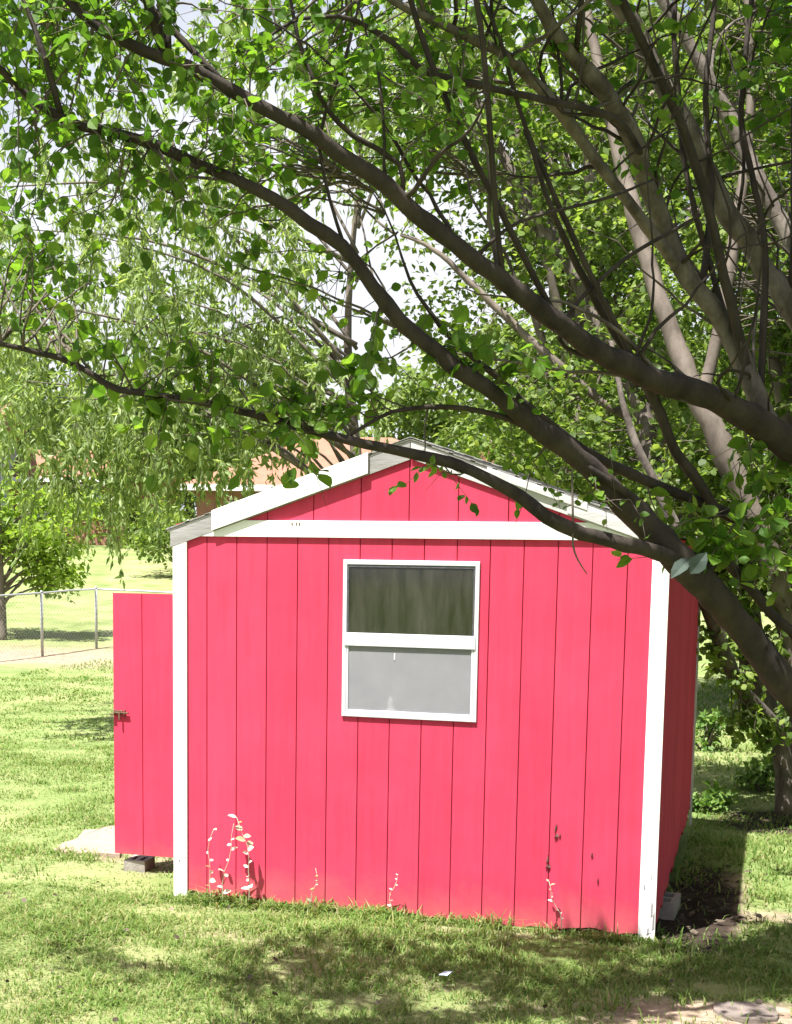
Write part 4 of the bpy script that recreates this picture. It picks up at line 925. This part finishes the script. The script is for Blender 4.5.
ng = [region(px, py, d, r, nt, de, ls) for px, py, d, r, nt, de, ls in [
    (30, 30, 5.0, 60, 11, 1, .06), (110, 20, 5.0, 60, 11, 1, .056), (200, 40, 5.1, 70, 10, .9, .056), (120, 120, 5.1, 60, 7, .9, .054), (60, 90, 6.3, 90, 16, 1, .06), (200, 90, 6.3, 100, 16, 1, .06), (330, 80, 6.3, 100, 18, 1, .06), (420, 150, 6.3, 70, 10, 1, .056), (120, 210, 6.2, 80, 9, .9, .056), (270, 200, 6.2, 70, 7, .8, .056), (30, 250, 6.2, 60, 8, .9, .056), (480, 50, 6.4, 90, 16, 1, .06), (570, 60, 6.5, 80, 12, 1, .06), (160, 340, 6.2, 50, 5, .8, .054), (40, 160, 6.4, 80, 12, 1, .056), (160, 150, 6.4, 80, 12, 1, .056), (250, 130, 6.4, 80, 12, 1, .056), (350, 20, 6.4, 80, 12, 1, .056), (60, 20, 6.4, 80, 12, 1, .056), (90, 290, 6.3, 60, 6, .8, .054), (400, 90, 6.4, 70, 12, 1, .056), (230, 260, 6.3, 50, 5, .8, .06), (330, 300, 6.3, 40, 3, .7, .055), (250, 110, 5.3, 60, 10, .8, .054), (330, 60, 5.3, 60, 12, .8, .054), (420, 40, 5.6, 60, 12, .8, .054), (40, 180, 5.1, 50, 8, .9, .056), (180, 190, 5.3, 60, 8, .7, .06), (20, 260, 5.2, 50, 6, .8, .054),
    (480, 90, 5.8, 60, 10, .8, .056), (420, 120, 5.5, 50, 7, .7, .06), (410, 150, 5.5, 40, 5, .7, .06),
    (80, 330, 5.5, 50, 6, .8, .07), (165, 385, 5.6, 55, 6, .9, .07), (235, 405, 5.6, 50, 6, .9, .072), (295, 400, 5.6, 45, 5, .9, .072), (350, 370, 5.7, 30, 5, .9, .078), (330, 420, 5.7, 25, 5, 1, .055), (210, 340, 5.5, 40, 3, .6, .05),
    (485, 360, 5.9, 45, 6, .9, .068), (455, 345, 5.8, 25, 4, .9, .078), (520, 420, 6.0, 30, 3, .8, .05), (430, 458, 5.9, 16, 2, .9, .045), (590, 490, 6.1, 25, 3, .8, .045), (540, 470, 6.1, 22, 2, .7, .045),
    (700, 520, 6.6, 40, 8, 1, .085), (760, 520, 6.7, 45, 10, 1, .085), (760, 470, 6.9, 40, 6, 1, .08), (720, 555, 6.5, 22, 3, 1, .09), (640, 120, 6.6, 60, 6, .8, .056), (760, 60, 7, 60, 6, .8, .056), (560, 40, 6.1, 60, 8, .8, .056)]]
def wlimb(start, pts, r0_, r1_):
    p_, r_ = resample([start]+[np.array(q) for q in pts], np.linspace(r0_, r1_, len(pts)+1), .12)
    m = MB(); m.tube(p_, r_, 8, .03); m.build('branch', M['bark'], near); NL.append((p_, r_))
for k_, f_, pts in ((0, .62, [(2.4, -2.9, 4.7), (1.5, -3.0, 5.2), (.5, -2.9, 5.6)]), (3, .86, [(2.9, -2.7, 5.3), (2.2, -2.6, 5.7), (1.4, -2.4, 6.0)]), (0, .84, [(1.0, -3.3, 4.6), (.2, -3.3, 5.0), (-.8, -3.2, 5.2)]), (4, .9, [(3.3, -2.4, 5.6), (2.9, -2.9, 6.1)])):
    wlimb(NL[k_][0][int(len(NL[k_][0])*f_)], pts, .013, .006)
wcrown = [(np.array([cx, cy, cz]), .5, 6, .9, .072) for cx, cy, cz in ((2.6, -2.9, 5.0), (1.9, -3.0, 5.2), (1.2, -3.0, 5.4), (.6, -2.9, 5.6), (2.6, -2.6, 5.6), (1.8, -2.5, 5.9), (.4, -3.3, 5.0), (-.3, -3.3, 5.1), (-.9, -3.2, 5.3), (3.0, -2.7, 5.9), (1.0, -3.4, 4.9), (2.2, -3.3, 5.1))]
crown = wcrown+[region(px, py, d, r, nt, de, .075) for px, py, d, r, nt, de in [
    (100, -150, 5.1, 130, 12, 1), (250, -150, 5.4, 120, 14, 1), (420, -140, 5.6, 120, 24, 1), (560, -160, 5.7, 120, 66, 1.2), (700, -150, 6.1, 120, 66, 1.2), (330, -320, 5.1, 120, 16, 1), (480, -340, 5.3, 120, 30, 1), (640, -360, 5.7, 130, 66, 1.2), (800, -250, 6.5, 120, 60, 1.2), (880, 50, 6.9, 130, 66, 1.2), (950, 280, 7.1, 130, 60, 1.2), (900, -150, 6.8, 130, 60, 1.2), (1040, 100, 7.2, 140, 60, 1.2), (1050, 380, 7.4, 130, 46, 1.2), (860, 420, 7.0, 60, 16, 1), (720, -380, 6.1, 130, 50, 1.2)]]
foliage(near, ng+crown, NL, M['leaf_near'], .065, T_OVATE, M['twig'], per_m=23, perleaf_up=.6)
# a pair of blue-green leaves turned to the light, and a dry twig hanging in front of the wall
c = P(690, 552, 6.1); a1_, a2_ = P(669, 578, 6.05), P(706, 556, 6.05)
T_LONG = (T_OVATE[0]*[.62, 1, 1], T_OVATE[1]); T_OVAL = (T_OVATE[0]*[.85, 1, 1], T_OVATE[1])
leaves('turned_leaf', np.array([P(690, 558, 6.05)]), np.array([P(667, 581, 6.0)-P(690, 558, 6.05)]), np.array([-fw+UP*.9]), np.array([.135]), T_LONG, M['leaf_glauc'], near)
leaves('turned_leaf', np.array([P(690, 574, 6.03)]), np.array([P(707, 552, 6.0)-P(690, 574, 6.03)]), np.array([-fw+UP*.2]), np.array([.115]), T_OVAL, M['leaf_glauc'], near)
hg = MB(); p_, r_ = resample([P(572, 470, 6.05), P(573, 520, 6.05), P(573, 545, 6.05), P(578, 560, 6.05), P(587, 574, 6.05)], [.005, .005, .005, .004, .0025], .05); hg.tube(p_, r_, 5); hg.build('hanging_twig', M['twig'], near)

# -- weeds and shrubs at the back right
for px, d, r_, h_, lab in ((708, 16.5, .22, .55, 'leggy green weed clump just right of the far shed corner'), (712, 12.6, .28, .16, 'low bright weed patch behind the shaded soil'), (764, 13.6, .22, .32, 'weed patch before the pale trunk'), (798, 15.5, .4, .8, 'leafy weed clump behind the pale trunk')):
    shrub(px, d, r_, h_, lab, 'weedgreen' if d < 17 else 'leaf_mid', 'weeds behind the shed on the right', .075, 'weed_clump', 14, 26)

for (x, y, ht, lab) in ((7.4, 3.6, 6.5, 'dense shade tree standing beyond the right edge of the view, level with the shed'), (8.4, -1.2, 7.0, 'dense shade tree standing beyond the right edge of the view, nearer than the shed'), (6.7, 7.4, 7.5, 'dense shade tree standing beyond the right edge of the view, behind the shed')):
    b_ = np.array([x, y, float(gz(x, y))])
    bg_tree('broadleaf_tree', b_, ht*.75, [(b_+[0, 0, ht*.58], (2.6 if y > 5 else 2.0, 2.4 if y > 5 else 2.0, ht*.30), 80)]+([(b_+[.3, 0, 1.2], (1.7, 1.7, 1.0), 26)] if y < 5 else []), lab, M['leaf_mid'], M['barkfar'], .16, 110, .7, T_DIAM, .16, group='shade trees along the right side of the garden', nbr=24)
